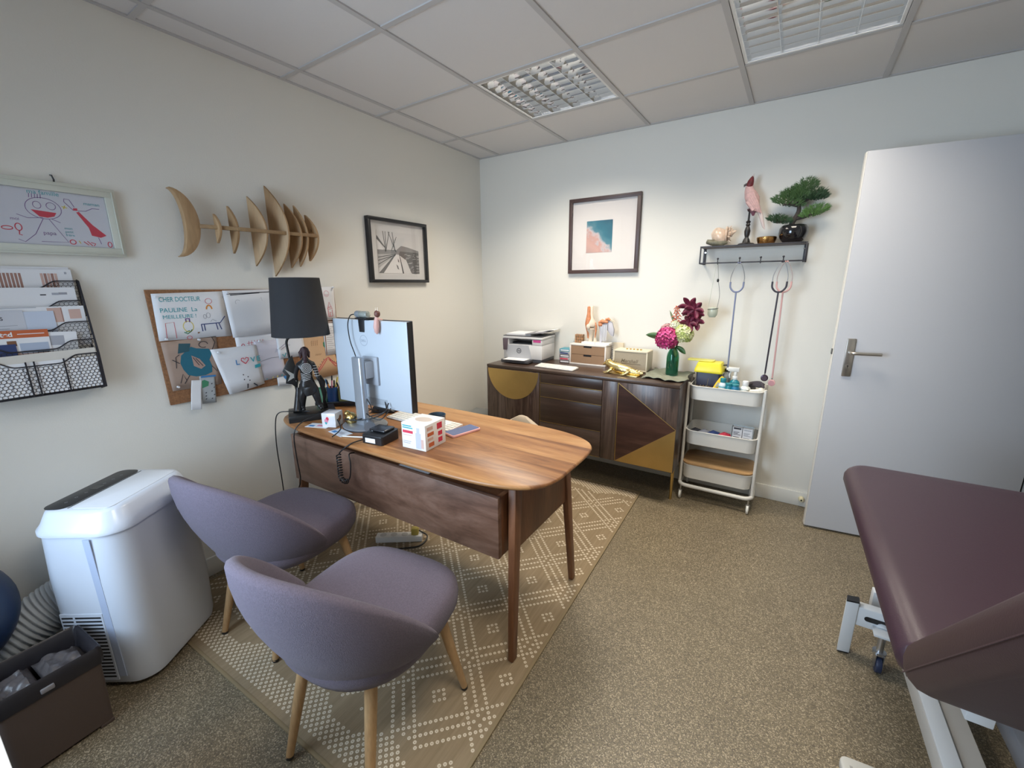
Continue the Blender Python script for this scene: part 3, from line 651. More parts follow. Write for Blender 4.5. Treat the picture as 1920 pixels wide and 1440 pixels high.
t = bloom('hydrangea', 'pale yellow green hydrangea on the right of the bouquet', (.056, -.02, .28), .062, [mat('petal_lime', (.66, .70, .28), .6), mat('petal_cream', (.78, .78, .48), .6), mat('petal_green', (.42, .50, .15), .6)], 140, .016)
leaf(t, (.02, -.03, .20), (.085, -.045, .155), .018, .008)
leaf(t, (.01, -.04, .19), (.03, -.06, .13), .012, .004)
bloom('hydrangea', 'faded dusty pink hydrangea behind the magenta one', (-.05, .01, .295), .045, [mat('petal_dusty', (.42, .18, .20), .7), mat('petal_dusty_pale', (.60, .36, .35), .7)], 80, .017)
bloom('white_flower', 'small white flower cluster in the middle of the bouquet', (.0, .0, .328), .032, [mat('petal_white', (.80, .78, .66), .6), mat('petal_white_green', (.6, .66, .42), .6)], 46, .017)
t = thing('coral_flower', 'thin coral coloured flower spray at the top of the bouquet', 'flower', (VX, VY, VZ))
MB().tube(spline([(0, 0, .02), (.005, 0, .2), (.0, .01, .36), (.0, .012, .455)], 5), .0022, 8).build('stem', mat('stem_dark', (.10, .07, .04), .5), t)
cm = mat('petal_coral', (.60, .15, .08), .6); rr = random.Random(3)
for k in range(30):
    f = .34 + .12 * k / 30; a = k * 2.4; q = .036 * (1 if k < 14 else .65)
    b = Vector((.0, .011, VZ * 0 + f)); MB().tube([b, b + Vector((math.cos(a) * q * .6, math.sin(a) * q * .5, .006)), b + Vector((math.cos(a) * q, math.sin(a) * q * .8, -.004))], [.0016, .0048, .0008], 6).build('petal', cm, t)
leaf(t, (-.005, 0, .33), (-.045, .0, .43), .008, .006, mat('leaf_pale', (.25, .32, .18), .5))
t = thing('gladiolus', 'dark wine red flower at the upper right of the bouquet', 'flower', (VX, VY, VZ))
MB().tube(spline([(0, 0, .02), (.02, 0, .2), (.075, .0, .33), (.10, 0, .42)], 5), .003, 8).build('stem', stemm, t)
dr_ = mat('petal_dark_red', (.13, .008, .035), .5, vary=.35, vscale=40)
for k, (cx_, cz_, q) in enumerate(((.075, .455, .068), (.105, .41, .07), (.12, .365, .06), (.085, .35, .055), (.115, .44, .06))):
    for a in range(6):
        an = a * PI / 3 + k; d_ = Vector((math.cos(an), -.35 + .2 * math.sin(an * 2), math.sin(an)))
        leaf(t, (cx_, -.01 * k, cz_), tuple(Vector((cx_, -.01 * k, cz_)) + d_ * q), .017, .012, dr_).name = 'petal'
# ------------------------------------------------------------------ trolley
cw_ = mat('trolley_cream', (.74, .72, .67), .45)
TX, TY = 2.055, -.163; HWX, HWY = .205, .135
tro = thing('trolley', 'cream metal three tier trolley on castors beside the sideboard', 'trolley', (TX, TY, 0))
def ringp(hx_, hy_, z, r=.05): return [(x, y, z) for x, y in rrect(-hx_, hx_, -hy_, hy_, r, 6)]
def tray(z0, z1, zi, name='tray'):
    m = MB(); g = .002
    m.loft([ringp(HWX - .012, HWY - .012, z0), ringp(HWX - .004, HWY - .004, z0 + .004), ringp(HWX, HWY, z1 - .006), ringp(HWX + .004, HWY + .004, z1 - .003), ringp(HWX + .003, HWY + .003, z1), ringp(HWX - .003, HWY - .003, z1), ringp(HWX - .006, HWY - .006, zi + .002), ringp(HWX - .016, HWY - .016, zi)])
    return m.build(name, cw_, tro, ang=50)
TR = ((.695, .79), (.392, .490), (.150, .250))
for (a, b), zi in zip(TR, (.733, .424, .156)): tray(a, b, zi)
MB().prism(rrect(-HWX - .006, HWX + .006, -HWY - .006, HWY + .006, .06, 6), .2515, .264).build('wooden_lid', wood('trolley_lid_wood', [(.42, .23, .09), (.55, .33, .15), (.62, .40, .2)], (1.5, 14, 14), rough=.4), tro, bevel=.003)
for sx in (-1, 1):
    x = sx * (HWX + .010)
    pts = [(x, -.075, .79), (x, -.075, .5), (x, -.075, .14)]
    MB().tube([(x, -.09, .80), (x, -.095, .5), (x, -.10, .16)], .0095, 10).build('upright', cw_, tro)
    MB().tube([(x, .09, .80), (x, .095, .5), (x, .10, .16)], .0095, 10).build('upright', cw_, tro)
fr = [(x, y, .10) for x, y in rrect(-HWX - .012, HWX + .012, -HWY - .004, HWY + .004, .05, 6)]
MB().tube(fr, .0125, 10, True).build('bottom_frame', cw_, tro)
for sx in (-1, 1):
    for y in (-.10, .10): MB().tube([(sx * (HWX + .010), y, .16), (sx * (HWX + .012), y, .105)], .0095, 10).build('upright_foot', cw_, tro)
for sx in (-1, 1):
    for sy in (-1, 1):
        x, y = sx * (HWX - .003), sy * (HWY - .0); c = MB().cyl((x, y, .058), (x, y, .098), .006).obox((x, y, .056), (.022, .014, .012)).obox((x - .009, y, .04), (.003, .02, .034)).obox((x + .009, y, .04), (.003, .02, .034)).build('caster', STEEL, tro)
        MB().cyl((x - .007, y, .0285), (x + .007, y, .0285), .028, n=24).build('wheel', mat('caster_white', (.78, .77, .72), .4), c, bevel=.003)
        MB().cyl((x - .0085, y, .0285), (x + .0085, y, .0285), .010, n=12).build('hub', STEEL, c)
TZ = .7332
def T(x, y, z=TZ): return (x, y, z)
t = thing('sharps_bin', 'dark sharps bin with open yellow lid at the back left of the trolley', 'sharps bin', T(1.945, -.165), R(-3)); t.scale = (1, 1, .86)
MB().loft([[(x * k, y * k, z) for x, y in rrect(-.072, .072, -.06, .06, .012)] for k, z in ((.92, 0), (1, .155))]).build('body', mat('bin_navy', (.035, .037, .065), .45), t, bevel=.002)
yl = mat('lid_yellow', (.80, .68, .03), .4)
MB().loft([[(x * k, y * k, z) for x, y in rrect(-.083, .083, -.07, .07, .014)] for k, z in ((1, .155), (1.02, .165), (1, .178), (.84, .225), (.80, .23))]).build('lid', yl, t, bevel=.001)
MB().loft([[(x, y, z) for x, y in rrect(-.14, .02, -.03, .05, .012)] for z in (.232, .240)]).build('lid_flap', mat('lid_yellow_clear', (.80, .74, .12), .3), t, bevel=.001)
def bottle(name, lab, cat, loc, r, h, nr, m, capm, caph, sy=1, group=None, pump=None):
    t = thing(name, lab, cat, loc, 0, group)
    MB().lathe([(r * .92, 0), (r, .004), (r, h * .78), (r * .93, h * .86), (nr * 1.1, h * .97), (nr, h)], 20, sx=1, sy=sy).build('body', m, t)
    MB().lathe([(nr * 1.15, h), (nr * 1.15, h + caph * .9), (nr * .9, h + caph)], 16).build('cap', capm, t, bevel=.0015)
    return t
clear = mat('clear_plastic', (.80, .86, .88), .12, trans=.55, ior=1.3); tealp = mat('teal_plastic', (.02, .22, .26), .35); teall = mat('teal_liquid', (.03, .30, .38), .2, trans=.3)
t = bottle('bottle', 'white labelled bottle with teal cap in front of the sharps bin', 'bottle', T(2.035, -.235), .026, .085, .015, mat('bottle_pale', (.62, .70, .74), .35), tealp, .028)
for k, z in enumerate((.03, .042, .056)): MB().lathe([(.0263, z), (.0263, z + .005)], 20, cap0=False, cap1=False).build('label_band', INK['teal'] if k != 1 else INK['grey'], t)
t = bottle('bottle', 'grey bottle with black pump behind the white labelled bottle', 'bottle', T(2.045, -.15), .024, .14, .013, mat('bottle_grey', (.40, .40, .38), .4), BLK, .02)
MB().tube([(0, 0, .16), (0, 0, .182), (-.03, -.012, .180)], [.006, .006, .004], 8).build('pump', BLK, t)
t = bottle('spray_bottle', 'teal spray bottle with white trigger head in the middle of the trolley', 'spray bottle', T(2.095, -.18), .03, .10, .013, teall, WH, .02)
MB().tube([(0, 0, .115), (0, 0, .15)], .011, 10).obox((-.012, 0, .163), (.062, .022, .026)).tube([(-.026, 0, .15), (-.034, 0, .125), (-.03, 0, .105)], .005, 8).obox((-.047, 0, .163), (.012, .014, .014)).build('trigger_head', mat('trigger_white', (.74, .73, .70), .4), t, bevel=.003)
for k, (x, y, r, h, lab) in enumerate(((2.072, -.262, .021, .078, 'small teal bottle right beside the white labelled bottle'), (2.108, -.262, .026, .075, 'larger blue teal bottle at the front of the trolley'))):
    bottle('bottle', lab, 'bottle', T(x, y), r, h, .018, teall if k == 0 else mat('blue_teal_plastic', (.02, .17, .30), .3), tealp, .012)
t = bottle('bottle', 'ribbed white bottle with white cap right of the teal bottles', 'bottle', T(2.16, -.235), .030, .078, .015, mat('bottle_white', (.74, .77, .72), .35), WH, .03)
for k in range(6): MB().lathe([(.0300, .012 + .009 * k), (.0312, .0145 + .009 * k), (.0300, .017 + .009 * k)], 20, cap0=False, cap1=False).build('rib', MATS['bottle_white'], t)
t = thing('thermometer', 'yellow handled ear thermometer leaning at the front left of the trolley', 'thermometer', T(1.975, -.25, TZ + .004), rot=(R(-12), R(26), 0))
MB().loft([[(x * k, y * k, z) for x, y in rrect(-.014, .014, -.009, .009, .006)] for k, z in ((.7, 0), (1, .02), (1.05, .08), (.9, .115), (.6, .13))]).build('body', mat('yellow_plastic', (.82, .55, .02), .4), t)
MB().obox((0, -.0105, .07), (.012, .003, .03)).build('display', mat('display_grey', (.35, .36, .3), .3), t)
t = thing('instrument_tray', 'small dark instrument basket at the left front of the trolley', 'basket', T(1.925, -.26))
MB().box(-.05, .05, -.028, .028, .0, .05).build('basket', mat('basket_dark', (.07, .05, .03), .6), t, bevel=.004)
for k in range(5): MB().tube([(-.036 + .018 * k, -.016 + .008 * (k % 3), .05), (-.03 + .016 * k, -.016 + .01 * (k % 3), .058 + .005 * (k % 2))], .0022, 6).build('instrument', STEEL if k % 2 else BRASS, t)
t = thing('needle_probe', 'thin steel probe standing up in front of the sharps bin', 'probe', T(1.945, -.285))
MB().cyl((0, 0, 0), (.008, 0, .11), .0018, n=8).build('rod', CHROME, t)
t = thing('otoscope', 'white handheld otoscope lying at the right end of the trolley top', 'otoscope', T(2.215, -.245, TZ + .047))
MB().tube([(-.045, -.0, 0), (0, 0, .004), (.028, .0, .008)], [.010, .012, .016], 12).sph((.03, .0, .012), .018).build('body', mat('otoscope_cream', (.80, .76, .66), .4), t)
MB().cyl((-.04, -.01, .0), (-.04, -.028, .018), .012, .004).build('speculum', mat('otoscope_cream', (.80, .76, .66), .4), t)
t = thing('blood_pressure_cuff', 'dark blood pressure cuff heaped at the right end of the trolley top', 'cuff', T(2.205, -.165, TZ + .01))
o = MB()
for k in range(3): o.tube(spline([(-.05, .02 - .02 * k, .02 + .02 * k), (-.01, .0, .06 + .008 * k), (.03, -.01, .062 + .01 * k), (.052, -.005 - .01 * k, .078 - .012 * k)], 5), [.010] * 15 + [.006], 8)
o.build('cuff', mat('cuff_charcoal', (.06, .05, .06), .8), t)
MB().sph((-.02, .03, .035), (.03, .022, .03)).build('bulb', mat('cuff_grey', (.2, .19, .19), .6), t)
# middle tray: tubes and a leaflet box
t = thing('leaflet_holder', 'clear box of white printed leaflets on the middle tier of the trolley', 'leaflet holder', (2.175, -.205, .4245), R(-4)); t.scale = (1, 1, .82)
MB().box(-.062, .062, -.024, .024, 0, .006).box(-.062, -.059, -.024, .024, .006, .135).box(.059, .062, -.024, .024, .006, .135).box(-.059, .059, .021, .024, .006, .14).build('holder', clear, t)
for x0, x1 in ((-.056, -.002), (.002, .056)):
    p = MB().box(x0, x1, -.012, .016, .008, .13).build('leaflets', PAPER, t)
    q = MB(); zz_ = [.115, .09, .08, .07, .05, .04]
    for k, z in enumerate(zz_): q.box(x0 + .006, x1 - .006 - .008 * (k % 3), -.0128, -.012, z, z + (.012 if k == 0 and x0 < 0 else .004))
    q.build('print', INK['grey'] if x0 > 0 else INK['black'], p, smooth=False)
for k, (x, c, lab) in enumerate(((1.90, 'black', 'black tube lying at the left of the middle trolley tier'), (1.955, 'grey', 'grey packet lying on the middle trolley tier'), (2.01, 'navy', 'navy pouch lying on the middle trolley tier'), (2.075, 'red', 'red packet beside the leaflet holder on the middle tier'))):
    o = MB().tube([(-.03, -.02, .03), (0, 0, .04), (.035, .01, .034)], [.018, .024, .016], 10).obox((.0, -.01, .018), (.06, .05, .034), (0, 0, .3 * (-1) ** k)).build(('tube', 'packet', 'pouch', 'packet')[k], INK[c], bevel=.003)
    o.location = (x, -.215, .4245); tag(o, lab, ('tube', 'packet', 'pouch', 'packet')[k])
# ------------------------------------------------------------------ wall shelf with hooks
iron = mat('dark_iron', (.035, .033, .04), .5)
sx0, sx1, sz0, sz1, sd = 1.815, 2.375, 1.545, 1.652, .15
sh = thing('wall_shelf', 'dark metal wall shelf with a hook rail on the back wall', 'shelf', (0, 0, 0))
m = MB(); b_ = .008
for x in (sx0, sx1 - b_):
    m.box(x, x + b_, -sd, -sd + b_, sz0, sz1).box(x - .004 * (x > 2), x + b_ + .008, -.006, 0, sz0, sz1).box(x, x + b_, -sd + b_, -.006, sz0, sz0 + b_).box(x, x + b_, -sd + b_, -.006, sz1 - b_, sz1)
m.box(sx0 + b_, sx1 - b_, -sd, -sd + b_, sz0, sz0 + b_).box(sx0 + b_, sx1 - b_, -sd, -sd + b_, sz1 - b_, sz1).box(sx0 + b_, sx1 - b_, -.008, 0, sz1 - b_, sz1)
m.build('frame', iron, sh, bevel=.001)
MB().box(sx0 + b_, sx1 - b_, -sd + b_, -.008, sz1 - .008, sz1 - .0005).build('shelf_board', mat('shelf_grey_wood', (.16, .13, .13), .6), sh)
HK = (1.925, 2.045, 2.155, 2.268)
for x in HK: MB().tube([(x, -sd + .004, sz0 + .004), (x, -sd - .006, sz0 - .004), (x, -sd - .018, sz0 - .004), (x, -sd - .02, sz0 + .025)], .0028, 6).sph((x, -sd - .02, sz0 + .028), .0062, 10, 6).build('hook', iron, sh)
for x in (sx0 + .012, sx1 - .010): MB().cyl((x, -.0062, sz1 - .03), (x, -.009, sz1 - .03), .005).build('screw', CHROME, sh)
# things on the shelf
shm = mat('shell_pearl', (.72, .55, .42), .3, vary=.22, vscale=30, coat=.3, bump=.3, bscale=60); shd = mat('shell_mottled', (.16, .15, .10), .5, vary=.4, vscale=60)
t = thing('seashell', 'large pearly sea shell at the left end of the wall shelf', 'seashell', (1.915, -.085, sz1))
m = MB(); rings = []
for k in range(15):
    f = k / 14; r = .058 * math.sin(PI * min(1, .12 + f * .86)) ** .9 * (1 - .25 * f) + .004
    c = Vector((-.045 + .10 * f, -.01 * math.sin(3 * f), .052 + .018 * f)); rings.append([c + Vector((.30 * r * math.cos(a) , r * .85 * math.sin(a), r * .95 * math.cos(a) * (-1))) for a in [2 * PI * q / 18 for q in range(18)]])
m.loft(rings); m.build('body', shm, t)
m = MB()
for k in range(3): m.tube([(.036 + .014 * k, (.045 - .012 * k) * math.cos(a), .066 + .006 * k + (.045 - .012 * k) * math.sin(a)) for a in [2 * PI * q / 18 for q in range(18)]], .006 - .0012 * k, 6, True)
for a in range(7): m.tube([(.045, .034 * math.cos(a * .9), .068 + .034 * math.sin(a * .9)), (.062, .05 * math.cos(a * .9), .07 + .05 * math.sin(a * .9))], [.006, .001], 6)
m.tube([(.05, 0, .07), (.075, 0, .082), (.088, 0, .088)], [.02, .01, .002], 10).build('spire', shm, t)
MB().tube([(-.07, -.02, .03), (-.03, -.03, .02), (.02, -.03, .016), (.045, -.02, .02)], [.014, .020, .018, .008], 10).build('lip', shd, t)
t = thing('bird_statue', 'pink cockatoo statue with dark red face on a turned black stand', 'statue', (2.062, -.085, sz1))
MB().lathe([(.045, 0), (.046, .006), (.040, .010), (.022, .014), (.018, .03), (.010, .045), (.014, .058), (.017, .08), (.012, .10), (.008, .108), (.013, .116), (.009, .125), (.014, .134), (.006, .142), (.005, .19), (.012, .196), (.014, .206), (.0, .21)], 18, cap1=False).build('stand', mat('black_turned_wood', (.02, .018, .018), .4), t)
pinkf = mat('feather_pink', (.66, .42, .40), .6, bump=.5, bscale=90, vary=.15, vscale=50)
body = [((.03, .004, .20), .012), ((.022, 0, .225), .028), ((.010, 0, .255), .037), ((-.004, 0, .285), .034), ((-.014, 0, .31), .026), ((-.016, 0, .33), .0215), ((-.014, -.002, .348), .018)]
MB().tube([p for p, r in body], [r for p, r in body], 16).build('body', pinkf, t, ang=80)
MB().tube([(-.016, -.004, .325), (-.014, -.006, .345), (-.010, -.006, .362), (-.006, -.004, .378), (-.004, -.002, .388)], [.017, .019, .016, .010, .003], 12).build('head', mat('feather_dark_red', (.16, .02, .025), .5, vary=.3, vscale=60), t)
MB().tube([(-.010, 0, .372), (-.002, 0, .388), (.002, 0, .402)], [.010, .006, .001], 8).build('crest', mat('crest_white', (.70, .62, .58), .6), t)
MB().tube([(-.03, -.008, .345), (-.042, -.010, .340), (-.044, -.010, .330)], [.008, .006, .001], 8).build('beak', mat('beak_grey', (.12, .10, .10), .4), t)
for s_ in (-1, 1):
    m = MB()
    for k in range(5): m.tube([(.006 - .006 * k, s_ * .028, .295 - .012 * k), (.034 - .003 * k, s_ * .027, .235 - .01 * k), (.062 - .008 * k, s_ * .016, .175 + .004 * k)], [.010, .011, .003], 8)
    m.build('wing', pinkf, t)
MB().tube([(.04, 0, .215), (.06, 0, .17), (.082, .002, .10), (.09, .002, .085)], [.014, .012, .007, .002], 8).build('tail', mat('feather_white', (.72, .60, .57), .6), t)
for s_ in (-1, 1): MB().tube([(.01, s_ * .012, .225), (.004, s_ * .012, .205), (-.012, s_ * .012, .200)], .006, 8).build('claw', mat('claw_dark', (.10, .05, .06), .5), t)
MB().tube([(.012, -.006, .212), (.02, -.01, .19), (.022, -.01, .165)], [.018, .016, .005], 8).build('underfeathers', mat('feather_plum', (.18, .06, .09), .6), t)
t = thing('bowl', 'small hammered copper gold bowl between bird statue and bonsai', 'bowl', (2.168, -.088, sz1))
cop = mat('copper_gold', (.55, .30, .10), .22, 1, bump=.35, bscale=140)
MB().lathe([(.036, 0), (.044, .004), (.051, .022), (.053, .036), (.050, .040), (.048, .034), (.042, .012), (.0, .008)], 28, cap1=False).build('bowl', cop, t)
t = thing('bonsai', 'artificial bonsai tree in a round glossy black pot on the wall shelf', 'bonsai', (2.298, -.082, sz1))
pot = mat('black_glaze', (.008, .008, .010), .06, coat=.6)
MB().lathe([(.040, 0), (.046, .003), (.066, .025), (.074, .055), (.072, .08), (.062, .095), (.054, .098), (.052, .092), (.0, .088)], 32, cap1=False).build('pot', pot, t)
MB().lathe([(.0, .0885), (.05, .0905), (.0, .096)], 16, cap0=False, cap1=False).build('soil', mat('soil', (.03, .025, .02), .9), t)
bark = mat('bark', (.05, .04, .035), .8, bump=.8, bscale=90)
MB().tube(spline([(-.01, 0, .085), (-.012, 0, .11), (.0, .0, .135), (.012, 0, .17), (.010, 0, .20), (.004, 0, .235), (.01, 0, .27)], 4), [.016 - .00035 * k for k in range(25)], 10).tube([(-.004, 0, .125), (-.04, -.01, .128), (-.09, -.012, .115)], [.010, .008, .004], 8).tube([(.0, 0, .13), (.04, -.01, .135), (.09, -.01, .15)], [.009, .008, .004], 8).tube([(.008, 0, .2), (-.04, -.01, .215), (-.07, -.01, .21)], [.009, .007, .004], 8).tube([(.008, 0, .21), (.06, 0, .235), (.09, 0, .245)], [.009, .007, .004], 8).build('trunk', bark, t)
nd = [mat('needle_dark', (.030, .075, .028), .6), mat('needle_mid', (.055, .125, .035), .6), mat('needle_light', (.09, .20, .045), .6)]
rr = random.Random(11)
for cx_, cy_, cz_, ax, az, tilt, mm in ((-.075, -.012, .125, .062, .020, -.22, 0), (.085, -.014, .155, .066, .026, .25, 2), (-.045, -.01, .222, .085, .026, -.25, 1), (.055, 0, .245, .08, .026, .12, 0), (-.035, -.01, .262, .05, .024, 0, 1), (.03, -.005, .295, .055, .03, .1, 1), (.09, .0, .238, .05, .022, .0, 0), (.005, -.02, .25, .05, .03, 0, 1)):
    m = MB()
    for k in range(420):
        a = rr.random() * 2 * PI; q = math.sqrt(rr.random()); x = q * math.cos(a) * ax; y = q * math.sin(a) * ax * .62; z = (rr.random() - .35) * az * 2.5 * math.sqrt(max(.02, 1 - q * q)) + x * tilt
        p = Vector((cx_ + x, cy_ + y, cz_ + z)); d = Vector((math.cos(a) * (.5 + q), math.sin(a) * .5, .5 + .6 * rr.random())).normalized() * (.010 + .008 * rr.random())
        for _ in range(3):
            d2 = (d + Vector((rr.uniform(-1, 1), rr.uniform(-1, 1), rr.uniform(-.4, 1))) * .008); s_ = d2.cross(Vector((0, 1, 0))).normalized() * .0013
            m.add([p - s_, p + s_, p + d2], [(0, 1, 2)])
    m.build('foliage', nd[mm], t, smooth=False, kind='stuff')
# stethoscopes
def steth(lab, x, zb, col, colear, y=-.168, dx=0, lean=-.022, chest=.02, bell=True, group=None):
    t = thing('stethoscope', lab, 'stethoscope', (x, y, 1.541))
    fork = 1.39 - 1.541; w = .040
    for s_ in (-1, 1):
        MB().tube(spline([(s_ * .006, 0, .002), (s_ * .02, 0, -.02), (s_ * .036 + lean * .2, 0, -.075), (s_ * .036 + lean * .3, 0, -.115)], 5), .0026, 8).build('ear_tube', colear, t)
        MB().sph((s_ * .005, 0, .004), .005, 8, 6).build('ear_tip', col, t)
    U = spline([(-.036 + lean * .3, 0, -.108), (-.034 + lean * .35, 0, -.14), (-.018 + lean * .4, 0, -.162), (lean * .4, 0, -.168), (.018 + lean * .4, 0, -.162), (.034 + lean * .35, 0, -.14), (.036 + lean * .3, 0, -.108)], 5)
    MB().tube(U, .0052, 10).tube(spline([(lean * .4, 0, -.165), (lean * .45, 0, -.19), (lean * 1.2, 0, -.42), (lean * 1.9 + dx, .02, zb - 1.541)], 6), [.0065, .006, .0055] + [.0048] * 16, 10).build('tubing', col, t)
    if bell:
        c = (lean * 1.9 + dx, .016, zb - 1.541 - .028)
        b = MB().cyl((c[0], c[1] + .01, c[2]), (c[0], c[1] - .012, c[2]), chest, n=20).build('chestpiece', mat('chest_dark', (.05, .03, .05), .25, .6) if col is not MATS.get('steth_pink') else col, t, bevel=.002)
        MB().cyl((c[0], c[1] - .0121, c[2]), (c[0], c[1] - .0135, c[2]), chest * .75, n=20).build('diaphragm', mat('diaphragm_grey', (.07, .05, .07), .3) if col is not MATS.get('steth_pink') else mat('diaphragm_pink', (.6, .3, .32), .4), b)
        MB().cyl((c[0], c[1], c[2] + chest), (c[0], c[1], c[2] + .03), .004).build('stem', CHROME, b)
    return t
steth('grey blue stethoscope hanging from the second hook, ending behind the trolley bottles', HK[1], .835, mat('steth_blue', (.20, .23, .36), .4), STEEL, lean=.0)
steth('black stethoscope with dark chestpiece hanging in front of the pink one', HK[3], .885, mat('steth_black', (.035, .03, .045), .4), STEEL, y=-.176, lean=-.008)
steth('pale pink stethoscope hanging behind the black one', HK[3] + .018, .855, mat('steth_pink', (.72, .42, .40), .45), mat('ear_pinkish', (.6, .5, .48), .3, .6), y=-.156, lean=.004)
t = thing('resuscitation_mask', 'clear plastic mask hanging by its elastic from the first hook', 'mask', (HK[0], -.168, 1.541))
el = mat('elastic_clear', (.55, .58, .50), .4)
MB().tube(spline([(-.002, 0, .004), (-.010, 0, -.06), (-.018, 0, -.16), (-.026, -.004, -.262)], 6), .0016, 6).build('elastic', el, t)
MB().tube(spline([(.003, 0, .004), (.012, 0, -.06), (.016, 0, -.1), (.030, 0, -.19), (.022, -.004, -.285)], 6), .0016, 6).build('elastic', mat('elastic_grey', (.2, .2, .2), .5), t)
MB().sph((.013, -.002, -.098), (.007, .006, .011), 10, 8).build('clip', BLK, t)
MB().lathe([(.018, -.325), (.028, -.31), (.031, -.285), (.027, -.265), (.0, -.26)], 20, sy=.7, cap1=False).build('cup', mat('mask_pale', (.60, .64, .52), .25, trans=.25), t)
MB().tube([(.029 * math.cos(a), .0205 * math.sin(a), -.272 + .004 * math.cos(a)) for a in [2 * PI * q / 24 for q in range(24)]], .0028, 6, True).build('rim', mat('rim_dark', (.16, .17, .15), .4), t)
# ------------------------------------------------------------------ pictures
def picture(name, lab, wall, s0, s1, z0, z1, fw, depth, fm, matc, ix0, ix1, iz0, iz1, glossy=True):
    """frame on a wall; local x right, y up, z out of the wall"""
    t = thing(name, lab, 'picture')
    if wall == 'back': framed(t, (s0, 0, z0), (1, 0, 0), (0, 0, 1))
    else: framed(t, (0, s0, z0), (0, 1, 0), (0, 0, 1))
    w, h = s1 - s0, z1 - z0
    MB().box(0, w, 0, fw, 0.001, depth).box(0, w, h - fw, h, 0.001, depth).box(0, fw, fw, h - fw, 0.001, depth).box(w - fw, w, fw, h - fw, 0.001, depth).build('frame', fm, t, bevel=.001)
    MB().box(fw, w - fw, fw, h - fw, .001, .008).build('mount', matc, t, smooth=False)
    MB().box(fw, w - fw, fw, h - fw, depth - .008, depth - .006).build('glass', GL, t, smooth=False)
    return t, w, h
wal = mat('walnut_frame', (.075, .045, .042), .4)
t, w, h = picture('framed_picture', 'square walnut framed beach photograph with wide white mount on the back wall', 'back', .8475, 1.3884, 1.5069, 2.0453, .026, .026, wal, mat('mount_pinkish_white', (.80, .75, .72), .7), 0, 0, 0, 0)
m, nt, b = _bsdf('beach_print'); N = nt.nodes.new; L = nt.links.new
tc = N('ShaderNodeTexCoord'); sx_ = N('ShaderNodeSeparateXYZ'); L(tc.outputs['Object'], sx_.inputs[0]); ns = N('ShaderNodeTexNoise'); ns.inputs['Scale'].default_value = 13; ns.inputs['Detail'].default_value = 9; L(tc.outputs['Object'], ns.inputs['Vector'])
a1 = N('ShaderNodeMath'); a1.operation = 'ADD'; L(sx_.outputs[0], a1.inputs[0]); L(sx_.outputs[1], a1.inputs[1])
a2 = N('ShaderNodeMath'); a2.operation = 'MULTIPLY_ADD'; L(ns.outputs['Fac'], a2.inputs[0]); a2.inputs[1].default_value = .30; L(a1.outputs[0], a2.inputs[2])
r = N('ShaderNodeValToRGB'); e = r.color_ramp.elements
for _ in range(6): e.new(.5)
mr = N('ShaderNodeMapRange'); mr.inputs['From Min'].default_value = .105; mr.inputs['From Max'].default_value = .565; L(a2.outputs[0], mr.inputs['Value'])
for k, (p, c) in enumerate(((0, (.55, .36, .32)), (.30, (.66, .40, .34)), (.42, (.62, .36, .31)), (.47, (.62, .52, .52)), (.52, (.34, .40, .44)), (.56, (.10, .25, .31)), (.72, (.035, .19, .26)), (1, (.02, .10, .16)))): e[k].position = p; e[k].color = (*c, 1)
L(mr.outputs[0], r.inputs['Fac']); L(r.outputs['Color'], b.inputs['Base Color']); b.inputs['Roughness'].default_value = .6
o = MB().box(0, .20, 0, .225, 0, .0012).build('print', m, t, smooth=False); o.location = (.14, .15, .0085)
bkf = mat('black_frame', (.01, .01, .012), .35)
t, w, h = picture('framed_picture', 'black framed black and white sailing boat photograph on the left wall', 'left', -1.2429, -.7168, 1.447, 1.8576, .020, .034, bkf, mat('mount_white', (.70, .68, .67), .7), 0, 0, 0, 0)
g1 = [mat('photo_grey%d' % k, (c, c * .97, c * .96), .6) for k, c in enumerate((.04, .13, .26, .46, .66, .76))]
ph = MB().box(0, .375, 0, .27, 0, .001).build('print', g1[4], t, smooth=False); ph.location = (.078, .062, .0085)
def pp(m_, pts, z=.0012): MB().poly(pts, z).build('print_shape', m_, ph, smooth=False)
pp(g1[2], [(.0, .12), (.375, .10), (.375, .145), (.20, .155), (.0, .15)]); pp(g1[1], [(.20, .155), (.375, .145), (.375, .0), (.30, .0), (.18, .12)], .0013)
pp(g1[2], [(.165, .155), (.21, .185), (.27, .178), (.375, .158), (.375, .145), (.165, .148)], .0014)
pp(g1[3], [(0, .12), (.17, .13), (.0, .03)], .0014); pp(g1[5], [(.04, 0), (.16, .125), (.185, .125), (.21, 0)], .0015); pp(g1[4], [(.225, 0), (.19, .12), (.25, .09), (.295, 0)], .0015)
pp(g1[1], [(.0, .0), (.04, .0), (.155, .125), (.15, .128)], .0017); pp(g1[0], [(.21, 0), (.19, .11), (.195, .11), (.222, 0)], .0017)
pp(g1[1], [(.155, .06), (.17, .05), (.178, .025), (.165, .03)], .0018); pp(g1[1], [(.172, .10), (.182, .085), (.182, .07), (.172, .08)], .0018)
pp(g1[5], [(.0, .15), (.05, .15), (.015, .22), (.0, .23)], .0016); pp(g1[1], [(.0, .215), (.06, .165), (.07, .165), (.0, .24)], .0017)
s_ = MB()
for a, bb_ in (((.055, .268), (.068, .14)), ((.075, .268), (.072, .14)), ((.11, .268), (.07, .14)), ((.1, .268), (.16, .14)), ((.135, .268), (.15, .15)), ((0, .08), (.15, .12)), ((0, .055), (.13, .115)), ((.0, .10), (.16, .128)), ((.17, .24), (.12, .15))): s_.stroke([a, bb_], .004, .0019)
s_.build('print_line', g1[0], ph, smooth=False)
s_ = MB(); rr = random.Random(5)
